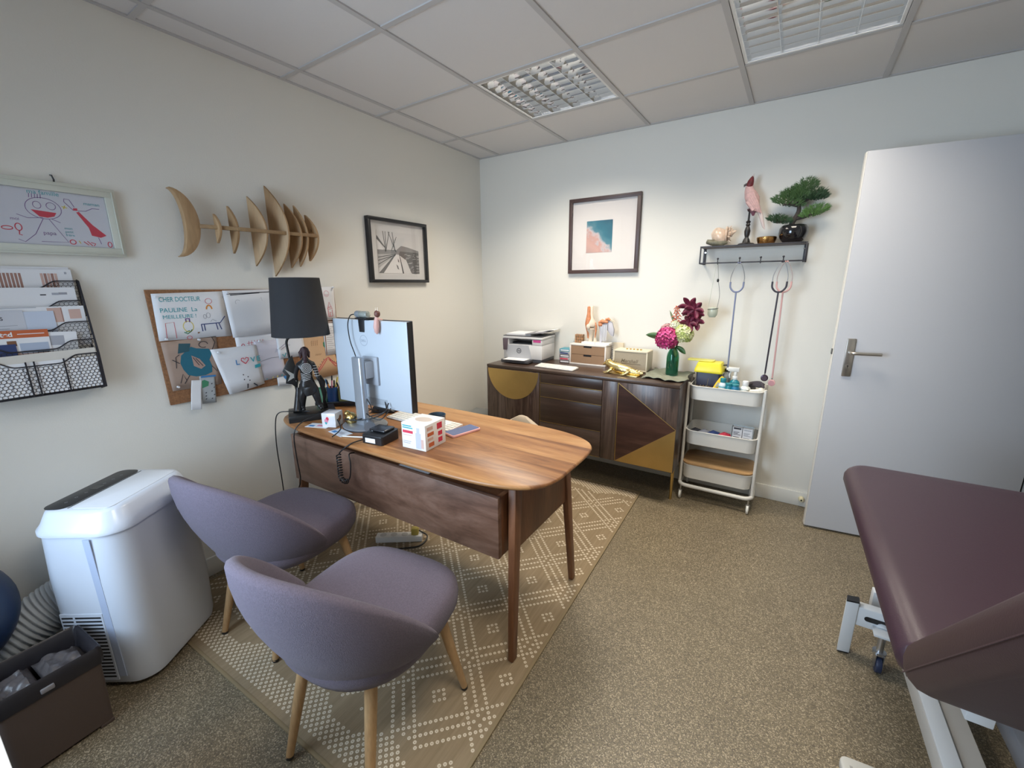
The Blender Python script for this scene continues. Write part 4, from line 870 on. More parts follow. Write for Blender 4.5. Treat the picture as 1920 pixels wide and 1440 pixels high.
for k in range(34):
    x = rr.uniform(.23, .36); y = rr.uniform(.01, .13); s_.stroke([(x, y), (min(.374, x + rr.uniform(.01, .04)), y + .003)], .002, .00185)
s_.build('print_wave', g1[4], ph, smooth=False)
crf = mat('cream_frame', (.64, .65, .57), .45)
t, w, h = picture('framed_drawing', 'child drawing of a smiling family in a cream wooden frame on the left wall', 'left', -2.845, -2.4575, 1.546, 1.80, .032, .018, crf, mat('drawing_paper', (.66, .67, .74), .75), 0, 0, 0, 0)
MB().box(.008, w - .008, .008, .012, .018, .022).box(.008, w - .008, h - .012, h - .008, .018, .022).box(.008, .012, .012, h - .012, .018, .022).box(w - .012, w - .008, .012, h - .012, .018, .022).build('frame_moulding', crf, t, bevel=.001)
dr = MB().box(0, .32, 0, .186, 0, .0006).build('drawing', MATS['drawing_paper'], t, smooth=False); dr.location = (.034, .034, .0085); DRX = .012
def stk(par, col, lines, w_=.002, z=.0009, name='pen_line'):
    m_ = MB()
    for l_ in lines: m_.stroke(l_, w_, z)
    return m_.build(name, INK[col], par, smooth=False)
fig_ = stk(dr, 'purple', [arc(.135, .125, .045, .036, 0, 360, 28), arc(.155, .135, .012, .012, 0, 360, 14), arc(.12, .135, .010, .012, 0, 360, 14), [(.128, .09), (.10, .035), (.07, .006), (.055, .014)], [(.142, .09), (.18, .012), (.11, .01)], [(.128, .093), (.09, .088), (.065, .098)], [(.15, .09), (.17, .08)]] + [[(.105 + .007 * k, .158), (.107 + .007 * k, .172)] for k in range(5)], .0018)
fig_.location.x = .013
MB().poly([(.115, .118), (.178, .113), (.171, .1), (.153, .094), (.133, .096)], .001).build('mouth', INK['red'], dr, smooth=False)
MB().poly([(.232, .122), (.24, .125), (.27, .082), (.305, .045), (.287, .036), (.262, .042), (.258, .07)], .001).poly([(.225, .128), (.237, .128), (.237, .137), (.226, .136)], .001).build('dress', INK['red'], dr, smooth=False)
stk(dr, 'purple', [[(.226, .128), (.205, .155), (.207, .166), (.22, .165), (.23, .14)], [(.238, .128), (.26, .13), (.28, .142), (.30, .142)], [(.28, .036), (.285, .012)]])
stk(dr, 'red', [arc(.048, .05, .013, .006, 0, 360, 12), arc(.075, .055, .008, .012, 0, 360, 14), [(.075, .043), (.073, .03), (.08, .028)], arc(.205, .014, .008, .008, 0, 360, 12), [(.235, .018), (.248, .006)], [(.245, .02), (.258, .004)], [(.255, .016), (.268, .012), (.262, .004)], arc(.31, .012, .006, .01, 0, 360, 10)], .0028)
stk(dr, 'yellow', [[(.2, .13), (.205, .142)], [(.196, .138), (.21, .134)], [(.222, .02), (.226, .01)]], .003)
for s_, x, y, z_, c in (('ma famille', .115, .172, .02, 'teal'), ('maman', .257, .152, .016, 'teal'), ('papa', .132, .035, .018, 'purple'), ('moi', .06, .078, .014, 'purple'), ('mon', .19, .058, .012, 'teal'), ('petit', .19, .046, .012, 'teal'), ('frère', .19, .034, .012, 'teal')): text(s_, z_, INK[c], dr, (x, y, .001))
t = thing('wall_hook', 'small dark hook in the left wall above the framed child drawing', 'hook', (0, -2.623, 1.812))
MB().tube([(0, 0, .012), (.012, 0, .010), (.014, .003, -.004), (.006, .004, -.012)], .0028, 6).build('hook', BLK, t)
# ------------------------------------------------------------------ wooden fish skeleton
fw = wood('fish_wood', [(.38, .22, .10), (.52, .33, .17), (.60, .41, .23)], (7, 7, 1.2), rough=.55); fwd = wood('fish_edge_wood', [(.30, .17, .08), (.40, .25, .12), (.46, .30, .16)], (1.5, 7, 7), rough=.6)
t = thing('fish_skeleton', 'wooden fish skeleton sculpture with crescent tail and half moon ribs on the left wall', 'wall sculpture', (0, 0, 0))
SP = 1.692
def half_moon(f, g, zt, zb, th=.011):   # flat edge from the wall side point f to the bulge g (plan points), pointed tips
    f = Vector(f); g = Vector(g); d = (g - f); n_ = Vector((-d.y, d.x)).normalized() * th / 2; zc = (zt + zb) / 2; h = (zt - zb) / 2
    pts = [(0, -h)] + [(1 - q * q, q * h) for q in [-.98 + .07 * k for k in range(29)]] + [(0, h)]
    m = MB(); a_ = [f + d * p + n_ for p, z in pts]; b_ = [f + d * p - n_ for p, z in pts]; n = len(pts)
    m.add([(p.x, p.y, zc + z) for p, (q, z) in zip(a_, pts)] + [(p.x, p.y, zc + z) for p, (q, z) in zip(b_, pts)], [tuple(range(n))[::-1], tuple(range(n, 2 * n))] + [(i, (i + 1) % n, n + (i + 1) % n, n + i) for i in range(n)])
    return m
RX = .100
for f, g, zt, zb in (((.058, -2.130), (.106, -2.131), 1.750, 1.622), ((.042, -2.060), (.108, -2.057), 1.795, 1.580), ((.022, -1.954), (.112, -1.926), 1.856, 1.526), ((.012, -1.857), (.124, -1.822), 1.922, 1.477), ((.022, -1.770), (.116, -1.748), 1.849, 1.522), ((.030, -1.724), (.110, -1.710), 1.846, 1.530)):
    half_moon(f, g, zt, zb).build('rib', fw, t, bevel=.0015)
h_ = half_moon((.030, -1.663), (.112, -1.652), 1.806, 1.562, .014).build('head', fw, t, bevel=.0015)
MB().cyl((.072, -1.6655, 1.722), (.073, -1.6640, 1.722), .0065, n=14).build('eye', BLK, h_)
o_ = [(-2.290 + .098 * math.cos(R(a)) ** 1.0, 1.696 + .142 * math.sin(R(a))) for a in range(-88, 89, 8)]
i_ = [(-2.290 + .042 * math.cos(R(a)), 1.696 + .138 * math.sin(R(a))) for a in range(88, -89, -8)]
MB().prism(o_ + i_, .03, .062, axis=0).build('tail', fw, t, bevel=.002)
MB().beam((.060, -2.196, 1.690), (RX + .006, -2.06, 1.688), .016, .017).build('spine_end', fwd, t, bevel=.002)
MB().beam((RX + .006, -2.065, 1.688), (RX + .006, -1.655, 1.692), .018, .017).build('spine', fwd, t, bevel=.002)
# ------------------------------------------------------------------ wire organiser
wm = mat('organizer_wire', (.015, .014, .02), .45)
org = thing('wall_organizer', 'black wire mesh wall organizer with five stepped pockets under the framed drawing', 'organizer', (0, 0, 0))
OY1 = -2.62; OW = .33; OY0 = OY1 - OW
def topz(y, z):
    s_ = (OY1 - y) / OW; d = min(1, max(0, (min(s_, 1 - s_) - .18) / .16)); d = d * d * (3 - 2 * d); return z - .026 * d
PK = [(.022, 1.451, .13), (.034, 1.379, .13), (.046, 1.301, .13), (.056, 1.234, .13), (.066, 1.181, .135)]
def strut(m, a, b, r=.0009):
    m.beam(a, b, r * 2, r * 2)
for k, (x, z, h) in enumerate(PK):
    m = MB(); n = 40
    m.tube([(x, OY0 + OW * i / n, topz(OY0 + OW * i / n, z)) for i in range(n + 1)], .0023, 6).tube([(x, OY0, z), (x, OY0, z - h), (x, OY1, z - h), (x, OY1, z)], .0023, 6)
    if k == 4: m.box(x - .002, x + .002, OY1 - .009, OY1 + .002, z - h, z)
    pk = m.build('pocket_rim', wm, org)
    m = MB(); c = .0072; W_, H_ = c * math.sqrt(3), c * 1.5
    rows = int(h / H_) + 2; cols = int(OW / W_) + 2
    for r_ in range(rows):
        for q in range(cols):
            y = OY0 + (q + .5 * (r_ % 2)) * W_; zz_ = z - h + r_ * H_
            v_ = [(y + c * math.sin(R(60 * i)), zz_ + c * math.cos(R(60 * i))) for i in (0, 1, 2, 3)]
            for i in range(3):
                a, b = v_[i], v_[i + 1]
                if all(OY0 < p[0] < OY1 and z - h < p[1] < topz(p[0], z) for p in (a, b)): strut(m, (x, *a), (x, *b), .0006 if k < 4 else .0007)
    m.build('wire_mesh', wm, org, smooth=False, kind='stuff')
m = MB()
for y in (OY0, OY1):
    m.tube([(.002, y, 1.455), (.022, y, 1.451)] + [(x, y, z) for x, z, h in PK[1:]] + [(PK[4][0], y, PK[4][1] - .135), (.002, y, 1.03), (.002, y, 1.455)], .0026, 6)
m.box(.001, .066, OY0, OY1, 1.044, 1.046)
m.build('side_frame', wm, org)
for k, yy in enumerate((-2.72, -2.795, -2.815, -2.93)): MB().box(.0685, .070, yy - .0022, yy + .0022, 1.048, 1.172).build('front_bar', wm, org, smooth=False)
def xmap(x):
    A_ = ((0, .004), (.022, .022), (.052, .034), (.082, .046), (.112, .056), (.142, .066))
    for (a, b), (c, d) in zip(A_, A_[1:]):
        if x <= c: return b + (d - b) * (x - a) / (c - a)
    return x
def sheet(name, lab, cat, x, y0, y1, z0, z1, m, prints=(), th=.0006, lean=0, rot=0):
    o = MB().box(0, y1 - y0, 0, z1 - z0, 0, th).build(name, m, smooth=False)
    c, s_ = math.cos(rot), math.sin(rot)
    framed(o, (xmap(x), y0 + .035, z0 + .003), (0, c, s_), (lean, -s_, c)); tag(o, lab, cat)
    for mm, (a, b, cc, d) in prints: MB().box(a, b, cc, d, th, th + .0003).build('print', mm, o, smooth=False)
    return o
pb = mat('print_rosewood', (.36, .20, .16), .7); ppk = mat('print_pale_pink', (.62, .42, .36), .7); pgr = mat('print_grey', (.40, .41, .46), .7); pbl = mat('print_blue_grey', (.42, .48, .60), .7); por = mat('print_orange', (.55, .13, .045), .6)
sheet('paper_sheet', 'white paper sheets at the very back of the wire organizer', 'papers', .006, -2.99, -2.672, 1.33, 1.498, PAPER)
sheet('leaflet', 'white leaflet with brown striped barcodes in the top pocket of the organizer', 'leaflet', .012, -2.985, -2.668, 1.325, 1.49, PAPER, [(pb, (.235 - .095 + .009 * k - .03, .235 - .095 + .009 * k - .03 + .0062, .095, .15)) for k in range(9)] + [(pb if k % 2 else ppk, (.235 + .009 * k, .235 + .009 * k + .007, .10, .15)) for k in range(5)] + [(pgr, (.298, .304, .148, .156))])
sheet('envelope', 'white envelope with a grey printed mark in the second pocket of the organizer', 'envelope', .037, -2.985, -2.672, 1.28, 1.425, PAPER, [(pgr, (.25, .268, .118, .126)), (INK['grey'], (.268, .29, .119, .127)), (INK['black'], (.22, .235, .117, .121))])
sheet('leaflet', 'pale printed leaflet with orange block in the third pocket of the organizer', 'leaflet', .064, -2.985, -2.662, 1.21, 1.357, PAPER, [(ppk, (.225, .26, .09, .142)), (pgr, (.0, .2, .144, .146)), (ppk, (.28, .312, .10, .135)), (pb, (.26, .263, .09, .142))])
o = sheet('leaflet', 'small grey leaflet with dark lettering in the third pocket of the organizer', 'leaflet', .071, -2.97, -2.82, 1.22, 1.348, mat('leaflet_grey', (.60, .61, .66), .6), [(pgr, (.02, .13, .075, .077)), (pgr, (.02, .11, .065, .067)), (pgr, (.02, .12, .055, .057))])
text('ortus', .026, INK['black'], o, (.045, .095, .0011))
sheet('leaflet', 'pale blue leaflet beside the grey lettered one in the third pocket', 'leaflet', .0695, -2.82, -2.745, 1.22, 1.342, mat('leaflet_blue', (.58, .64, .76), .6))
o = sheet('brochure', 'orange topped brochure with white lettering in the fourth pocket', 'brochure', .098, -2.96, -2.775, 1.17, 1.282, PAPER, [(por, (0, .185, .085, .112)), (INK['brown'], (.082, .104, .058, .076)), (pbl, (.11, .18, .03, .066)), (ppk, (.10, .18, .025, .033))], rot=R(-1))
text('ted', .022, PAPER, o, (.07, .091, .0011), bold=.0006); MB().box(.11, .175, .097, .0995, .0009, .0012).build('print', PAPER, o, smooth=False)
sheet('leaflet', 'white and grey leaflet fanned out behind the orange brochure', 'leaflet', .092, -2.80, -2.705, 1.17, 1.268, PAPER, [(pgr, (.02, .06, .05, .085))], rot=R(-3))
sheet('leaflet', 'dark blue leaflet in the fourth pocket of the organizer', 'leaflet', .105, -2.97, -2.86, 1.13, 1.235, mat('leaflet_navy', (.035, .055, .16), .5), rot=R(-1))
sheet('booklet', 'cream edged booklet in the front pocket of the organizer', 'booklet', .1275, -2.985, -2.66, 1.055, 1.192, mat('booklet_cream', (.66, .62, .56), .7), th=.003, rot=R(1.2))
sheet('leaflet', 'white printed leaflet behind the mesh of the front pocket', 'leaflet', .1385, -2.98, -2.662, 1.05, 1.166, PAPER, [(pgr, (.05 + .035 * k, .053 + .035 * k, .02, .10)) for k in range(7)])
# ------------------------------------------------------------------ cork board and its papers
corkm = mat('cork', (.27, .125, .055), .9, bump=.5, bscale=300, vary=.25, vscale=120)
CK = thing('cork_board', 'brown cork board on the left wall crowded with children drawings', 'cork board')
framed(CK, (0, -2.4225, .905), (0, 1, 0), (0, 0, 1))
MB().prism([(.012, 0), (.90, -.004), (.905, .505), (0, .511)], .001, .012).build('board', corkm, CK, bevel=.001)
def paper(name, lab, quad, n, m=PAPER, bend=.0, cat='drawing', curl=0):
    """quad: (y,z) of TL, TR, BR, BL on the wall; local x right, y up from BL"""
    TL, TR_, BR, BL = [Vector(q) for q in quad]
    mb_ = MB(); N_ = 10
    r = (TR_ - TL + BR - BL).normalized(); w = ((TR_ - TL).length + (BR - BL).length) / 2; h = ((TL - BL).length + (TR_ - BR).length) / 2
    rings = []
    for i in range(N_ + 1):
        f = i / N_
        row = []
        for j in range(5):
            g = j / 4; p = (BL * (1 - f) + BR * f) * (1 - g) + (TL * (1 - f) + TR_ * f) * g - BL
            row.append((p.dot(r), p.dot(Vector((-r.y, r.x))), bend * math.sin(PI * f) * (1 - g) + curl * (1 - g) ** 2))
        rings.append(row)
    mb_.loft(rings, closed=False, cap0=False, cap1=False)
    o = mb_.build(name, m); md = o.modifiers.new('thickness', 'SOLIDIFY'); md.thickness = .0005; md.offset = -1
    framed(o, (.0128 + .0012 * n, BL.x, BL.y), (0, r.x, r.y), (0, -r.y, r.x)); tag(o, lab, cat, 'papers pinned on the cork board'); return o
Z1 = .0012
A = paper('child_drawing', 'drawing with blue handwriting and a dark blue couch, upper left of the cork board', ((-2.405, 1.399), (-2.128, 1.405), (-2.116, 1.19), (-2.408, 1.196)), 1)
text('CHER DOCTEUR', .029, INK['teal'], A, (.026, .168, Z1), name='handwriting', sx=.72)
text('PAULINE  La', .027, INK['teal'], A, (.022, .122, Z1), name='handwriting', sx=.98); text('MEILLEURE !', .023, INK['teal'], A, (.028, .094, Z1), name='handwriting', sx=1.05)
stk(A, 'navy', [[(.17, .06), (.25, .062), (.275, .092)], [(.17, .06), (.172, .028)], [(.182, .06), (.182, .03)], [(.232, .06), (.236, .03)], [(.244, .06), (.252, .03)]], .004, Z1)
stk(A, 'red', [[(.03, .008), (.034, .075), (.066, .078), (.066, .006)], arc(.115, .004, .010, .008, 0, 360, 10), arc(.215, .165, .014, .012, 0, 360, 12)], .0018, Z1)
stk(A, 'yellow', [arc(.118, .055, .020, .024, 0, 360, 16)], .003, Z1); stk(A, 'orange', [arc(.213, .128, .011, .018, 0, 180, 10)], .006, Z1)
stk(A, 'grey', [arc(.205, .10, .008, .012, 0, 360, 10), arc(.19, .095, .006, .01, 0, 360, 10), [(.21, .07), (.22, .08), (.235, .07)]], .0016, Z1)
stk(A, 'purple', [[(.112, .074), (.112, .09), (.126, .09), (.126, .074)]], .006, Z1); stk(A, 'green', [[(.098, .03), (.11, .022), (.125, .032), (.13, .04)], [(.105, .03), (.12, .036)]], .004, Z1)
stk(A, 'brown', [[(.15, .022), (.158, .024)]], .006, Z1)
B = paper('child_drawing', 'faint pencil drawing of people, upper middle of the cork board behind the lamp shade', ((-2.128, 1.408), (-1.885, 1.412), (-1.89, 1.185), (-2.112, 1.18)), 2, bend=.004)
stk(B, 'grey', [arc(.05, .17, .012, .012, 0, 360, 12), arc(.1, .17, .008, .012, 0, 360, 12), [(.15, .17), (.165, .19), (.17, .16)], arc(.085, .05, .022, .03, 0, 360, 14), arc(.06, .05, .012, .014, 0, 360, 12), [(.14, .05), (.15, .03), (.16, .045)], [(.14, .14), (.16, .142)]], .0015, Z1)
stk(B, 'black', [[(.095, .105), (.105, .112)], [(.098, .082), (.108, .086)], arc(.15, .085, .01, .014, 0, 180, 10), [(.005, .212), (.24, .215)], [(.02, .206), (.16, .212)]], .004, Z1)
C_ = paper('child_drawing', 'brown paper with a big teal painted globe shape, lower left of the cork board', ((-2.405, 1.190), (-2.185, 1.196), (-2.195, .962), (-2.395, .968)), 1, mat('paper_brown', (.40, .29, .23), .8))
MB().poly([(.055, .09), (.048, .12), (.056, .155), (.08, .175), (.10, .19), (.12, .18), (.17, .172), (.18, .15), (.165, .12), (.172, .09), (.168, .06), (.14, .05), (.10, .05), (.07, .062)], Z1).build('painted_globe', mat('paint_teal', (.02, .15, .22), .6), C_, smooth=False)
MB().poly([(.095, .15), (.125, .13), (.145, .095), (.125, .082), (.098, .1)], Z1 + .0004).build('painted_patch', mat('paint_skin', (.45, .30, .25), .7), C_, smooth=False)
MB().poly([(.045, .165), (.055, .21), (.10, .205), (.09, .17)], Z1 + .0002).build('painted_patch', mat('paint_petrol', (.03, .10, .13), .6), C_, smooth=False)
stk(C_, 'black', [[(.03, .10), (.035, .15), (.05, .16)], [(.02, .14), (.045, .12)], [(.035, .03), (.05, .07), (.06, .04)], [(.05, .025), (.075, .06)], [(.10, .14), (.12, .10)], [(.11, .135), (.135, .095)], arc(.15, .195, .018, .014, 0, 300, 14), [(.18, .16), (.2, .2), (.19, .225)], [(.17, .09), (.19, .06), (.2, .09)]], .003, Z1 + .0006)
D = paper('child_drawing', 'folded white sheet with coloured capitals and a heart, lower middle of the cork board', ((-2.222, 1.135), (-2.012, 1.134), (-1.995, .925), (-2.17, .902)), 4, bend=.010)
for s_, x, c in (('L', .055, 'blue'), ('V', .128, 'teal'), ('E', .158, 'teal')): text(s_, .036, INK[c], D, (x, .14, Z1 + .008), name='handwriting', bold=.0006)
stk(D, 'red', [[(.10, .138), (.082, .158), (.085, .168), (.094, .169), (.10, .160), (.108, .169), (.117, .165), (.117, .155), (.10, .138)]], .004, Z1 + .0085)
MB().poly([(.14, .105), (.168, .108), (.17, .125), (.142, .122)], Z1 + .0085).build('teal_patch', INK['teal'], D, smooth=False)
stk(D, 'black', [[(.085, .01), (.09, .035)], [(.118, .03), (.135, .012)], [(.10, .05), (.105, .05)], [(.075, .085), (.08, .085)], [(.075, .06), (.08, .06)], [(.095, .07), (.1, .07)]], .006, Z1 + .009)
o = paper('tag_card', 'small white tag hanging below the lower left edge of the cork board', ((-2.318, 1.004), (-2.277, .998), (-2.305, .865), (-2.347, .872)), 5, cat='card', curl=.02)
o = paper('patterned_card', 'grey patterned card with blue top hanging beside the white tag', ((-2.285, 1.016), (-2.222, 1.008), (-2.232, .878), (-2.292, .884)), 4, mat('card_grey', (.42, .44, .45), .7), cat='card')
MB().poly([(-.002, .125), (.062, .128), (.06, .136), (0, .134)], Z1).build('blue_strip', INK['blue'], o, smooth=False); MB().poly([(.002, .075), (.028, .085), (.03, .105), (.012, .115), (.002, .11)], Z1).build('green_patch', INK['green'], o, smooth=False)
stk(o, 'black', [[(.04 + .01 * (k % 2), .02 + .018 * k), (.045 + .01 * (k % 2), .024 + .018 * k)] for k in range(5)] + [[(.015, .02 + .015 * k), (.02, .024 + .015 * k)] for k in range(3)], .004, Z1)
E1 = paper('child_drawing', 'sheet with a red grid and green hill left of the lamp figure', ((-2.105, 1.196), (-1.885, 1.20), (-1.88, 1.075), (-2.1, 1.07)), 1)
stk(E1, 'red', [[(.055 + .014 * k, .04), (.06 + .014 * k, .085)] for k in range(6)] + [[(.05, .05 + .012 * k), (.13, .05 + .012 * k)] for k in range(3)], .002, Z1)
stk(E1, 'red', [arc(.03, .06, .008, .014, 0, 360, 10), arc(.03, .03, .010, .01, 0, 360, 10)], .003, Z1)
MB().poly([(.14, .045), (.15, .06), (.165, .068), (.175, .062), (.185, .066), (.198, .05), (.2, .04)], Z1).build('green_hill', INK['green'], E1, smooth=False)
E2 = paper('child_drawing', 'plain lilac white sheet with torn lower edge left of the lamp figure', ((-2.02, 1.15), (-1.885, 1.148), (-1.872, .945), (-2.0, .938)), 2, mat('paper_lilac', (.66, .63, .70), .75))
stk(E2, 'grey', [[(.005, .105), (.06, .115), (.13, .112)]], .003, Z1); stk(E2, 'yellow', [[(.05, .004), (.055, .012)], [(.075, .005), (.08, .014)]], .004, Z1); stk(E2, 'teal', [[(.02, .004), (.022, .010)], [(.1, .006), (.106, .016)]], .004, Z1)
E3 = paper('child_drawing', 'sheet of pink and violet scribbles behind the lamp rod', ((-1.905, 1.20), (-1.755, 1.20), (-1.745, 1.04), (-1.90, 1.04)), 3)
stk(E3, 'pink', [[(.02, .12), (.035, .15), (.045, .118), (.06, .145), (.075, .12)], [(.07, .13), (.09, .15), (.1, .125), (.12, .15), (.13, .13)]], .003, Z1); stk(E3, 'purple', [[(.01, .06), (.04, .08), (.07, .07), (.04, .065), (.015, .05)]], .002, Z1); stk(E3, 'teal', [[(.02, .025), (.03, .01), (.04, .03)]], .005, Z1)
E4 = paper('small_card', 'small white card with a blue heart at the bottom edge of the cork board', ((-1.925, .985), (-1.825, .975), (-1.83, .885), (-1.925, .895)), 1, cat='card')
MB().poly([(.045, .03), (.03, .048), (.036, .058), (.045, .053), (.054, .058), (.06, .048)], Z1).build('blue_heart', INK['blue'], E4, smooth=False)
OR = paper('child_drawing', 'orange drawing with a green palm leaf and red garlands right of the lamp figure', ((-1.775, 1.215), (-1.595, 1.21), (-1.535, .895), (-1.735, .888)), 2, mat('paper_orange', (.66, .42, .24), .8))
MB().poly([(.105, .21), (.12, .222), (.14, .215), (.155, .185), (.16, .15), (.148, .16), (.118, .175), (.105, .19)], Z1).build('palm_leaf', INK['green'], OR, smooth=False)
stk(OR, 'red', [[(.03, .03), (.07, .07), (.10, .105), (.13, .12), (.16, .085), (.19, .065)], [(.03, .022), (.08, .065), (.12, .11)], [(.13, .11), (.17, .06), (.195, .055)], arc(.105, .26, .012, .01, 0, 360, 10)], .004, Z1)
stk(OR, 'black', [[(.06 + .008 * k, .30 - .008 * k), (.063 + .008 * k, .304 - .008 * k)] for k in range(7)] + [[(.03 + .013 * k, .045 + .013 * k), (.034 + .013 * k, .048 + .013 * k)] for k in range(6)] + [[(.14 + .012 * k, .10 - .006 * k), (.145 + .012 * k, .1 - .006 * k)] for k in range(5)], .004, Z1 + .0004)
stk(OR, 'brown', [[(.03 + .012 * k, .2 + .01 * (j)), (.034 + .012 * k, .208 + .01 * j)] for k in range(4) for j in range(3)] + [[(.05 + .01 * k, .14), (.055 + .01 * k, .15)] for k in range(4)], .002, Z1)
stk(OR, 'yellow', [[(.13, .30), (.15, .27)]], .02, Z1)
RL_ = paper('printed_list', 'white printed list on a brown backing at the right end of the cork board', ((-1.625, 1.222), (-1.535, 1.216), (-1.535, 1.02), (-1.62, 1.02)), 4, cat='list')
stk(RL_, 'grey', [[(.012, .02 + .0125 * k), (.07 - .012 * (k % 3), .02 + .0125 * k)] for k in range(13)], .002, Z1); stk(RL_, 'brown', [[(.002, .196), (.086, .194)], [(.004, .004), (.004, .196)]], .005, Z1)
TRP = paper('child_drawing', 'drawing of a red house and smiling face, upper right of the cork board', ((-1.745, 1.415), (-1.522, 1.424), (-1.528, 1.228), (-1.74, 1.222)), 3)
stk(TRP, 'red', [[(.165, .065), (.18, .105), (.195, .066), (.165, .065)], [(.170, .075), (.188, .076)], [(.168, .06), (.168, .02), (.194, .022), (.194, .06)], [(.178, .02), (.178, .045), (.186, .045)]], .003, Z1); stk(TRP, 'pink', [arc(.17, .155, .016, .017, 0, 360, 16), arc(.17, .152, .008, .006, 180, 360, 8)], .002, Z1)
pinm = mat('pin_white', (.75, .76, .78), .25)
for y, z, lab in ((-2.392, 1.385, 'at the upper left corner of the blue lettered drawing'), (-2.385, 1.203, 'at the lower left corner of the blue lettered drawing'), (-2.262, 1.188, 'at the bottom middle of the blue lettered drawing'),
        (-2.11, 1.397, 'at the upper left corner of the faint pencil drawing'), (-2.19, 1.118, 'at the upper left corner of the folded white sheet'), (-1.995, 1.15, 'between the red grid sheet and the lilac sheet'), (-2.375, .985, 'at the lower left corner of the painted globe'),
        (-1.90, 1.10, 'on the scribbled sheet just left of the lamp figure'), (-1.745, .915, 'at the lower left corner of the orange drawing'), (-1.54, 1.232, 'at the lower right corner of the red house drawing'), (-1.53, 1.418, 'at the top right corner of the cork board')):
    t = thing('push_pin', 'white push pin ' + lab, 'push pin', (.0195, y, z), 0, 'push pins on the cork board')
    MB().tube([(0, 0, 0), (.003, 0, 0), (.006, 0, 0), (.010, 0, 0), (.012, 0, 0)], [.005, .0045, .003, .005, .0045], 10).build('head', pinm, t)
# ------------------------------------------------------------------ desk lamp with figure
DZ = .75
LX, LY = .245, -1.895
lamp = thing('table_lamp', 'table lamp with black drum shade and striped figure base at the left desk end', 'table lamp', (LX, LY, DZ), R(59.7))
db_ = mat('lamp_black', (.012, .012, .012), .35); shade = mat('shade_black', (.022, .022, .025), .85, bump=.3, bscale=500)
MB().box(-.105, .12, -.085, .085, 0, .036).build('base', db_, lamp, bevel=.003)
zs0, zs1 = .435, .715
MB().lathe([(.135, zs0), (.113, zs1), (.1115, zs1), (.1335, zs0)], 48, cap0=False, cap1=False).build('lamp_shade', shade, lamp)
MB().lathe([(.1125, zs1), (.1135, zs1 + .001), (.1125, zs1 + .002), (.111, zs1 + .001)], 48, cap0=False, cap1=False).lathe([(.135, zs0), (.1358, zs0 - .001), (.1345, zs0 - .002), (.133, zs0)], 48, cap0=False, cap1=False).build('shade_rim', db_, lamp)
MB().tube(spline([(-.040, .055, .03), (-.058, .055, .18), (-.072, .05, .36), (-.070, .045, .405), (-.05, .03, .424), (-.0, 0, .43), (0, 0, .50)], 6), .0062, 10).cyl((0, 0, .48), (0, 0, .53), .017).build('rod', db_, lamp)
MB().sph((0, 0, .57), (.028, .028, .04)).build('bulb', mat('bulb_white', (.7, .69, .66), .3), lamp)
m = MB()
for a in range(3): m.cyl((0, 0, zs1 - .02), (.112 * math.cos(a * 2.1), .112 * math.sin(a * 2.1), zs1 - .008), .0015, n=6)
m.build('shade_spider', db_, lamp)
fig = mat('figure_bronze', (.022, .020, .020), .28, .25, bump=.25, bscale=60)
def skin(name, verts, edges, rad, m, parent, sub=2, root=0):
    me = bpy.data.meshes.new(name); me.from_pydata(verts, edges, []); o = bpy.data.objects.new(name, me); COL.objects.link(o); o.parent = parent
    md = o.modifiers.new('skin', 'SKIN'); md.use_smooth_shade = True
    for k, r in enumerate(rad):
        v_ = me.skin_vertices[0].data[k]; v_.radius = (r, r) if not isinstance(r, tuple) else r; v_.use_root = (k == root)
    s_ = o.modifiers.new('subdivision', 'SUBSURF'); s_.levels = sub; s_.render_levels = sub
    me.materials.append(m); return o
V_ = [(0, 0, .185), (0, .002, .215), (.002, .004, .25), (.002, .004, .285), (.003, .002, .308), (.004, -.002, .33),      # pelvis..neck..head base 0-5
      (-.018, .0, .165), (-.030, -.004, .115), (-.036, .006, .055), (-.030, -.018, .042),                                  # left leg
      (.022, .0, .165), (.036, -.014, .115), (.046, -.020, .058), (.056, -.042, .044),                                     # right leg
      (-.032, .006, .28), (-.046, .014, .245), (-.05, .02, .215), (.036, .006, .28), (.048, -.002, .245), (.052, -.012, .208), (.058, -.012, .19), (-.052, .03, .2)]
E_ = [(0, 1), (1, 2), (2, 3), (3, 4), (4, 5), (0, 6), (6, 7), (7, 8), (8, 9), (0, 10), (10, 11), (11, 12), (12, 13), (3, 14), (14, 15), (15, 16), (3, 17), (17, 18), (18, 19), (19, 20), (16, 21)]
skin('figure_body', V_, E_, [.031, .027, .033, .027, .013, .015, .025, .021, .013, .010, .025, .021, .013, .010, .015, .011, .009, .015, .012, .009, .007, .007], fig, lamp)
MB().sph((.004, 0, .348), (.023, .023, .027)).tube([(.004, -.018, .36), (.003, -.026, .335), (.002, -.024, .30), (.001, -.022, .28)], [.015, .013, .008, .003], 10).tube([(.004, -.008, .366), (.020, -.012, .345), (.022, -.012, .318)], [.012, .010, .004], 10).tube([(.004, -.008, .366), (-.016, -.012, .345), (-.017, -.012, .318)], [.012, .010, .004], 10).build('figure_hair', mat('figure_hair_brown', (.045, .018, .020), .5, bump=.8, bscale=180), lamp)
paintw = mat('figure_paint', (.72, .70, .68), .5)
m = MB(); sp_ = []
for k in range(70):
    a = k * .36; q = .0016 + .00037 * k; x = .004 + q * math.cos(a); z = .268 + q * 1.05 * math.sin(a); sp_.append((x, -.0300 + 9 * (x - .003) ** 2 + 2.2 * (z - .262) ** 2 - .0012, z))
m.tube(sp_, .0011, 5)
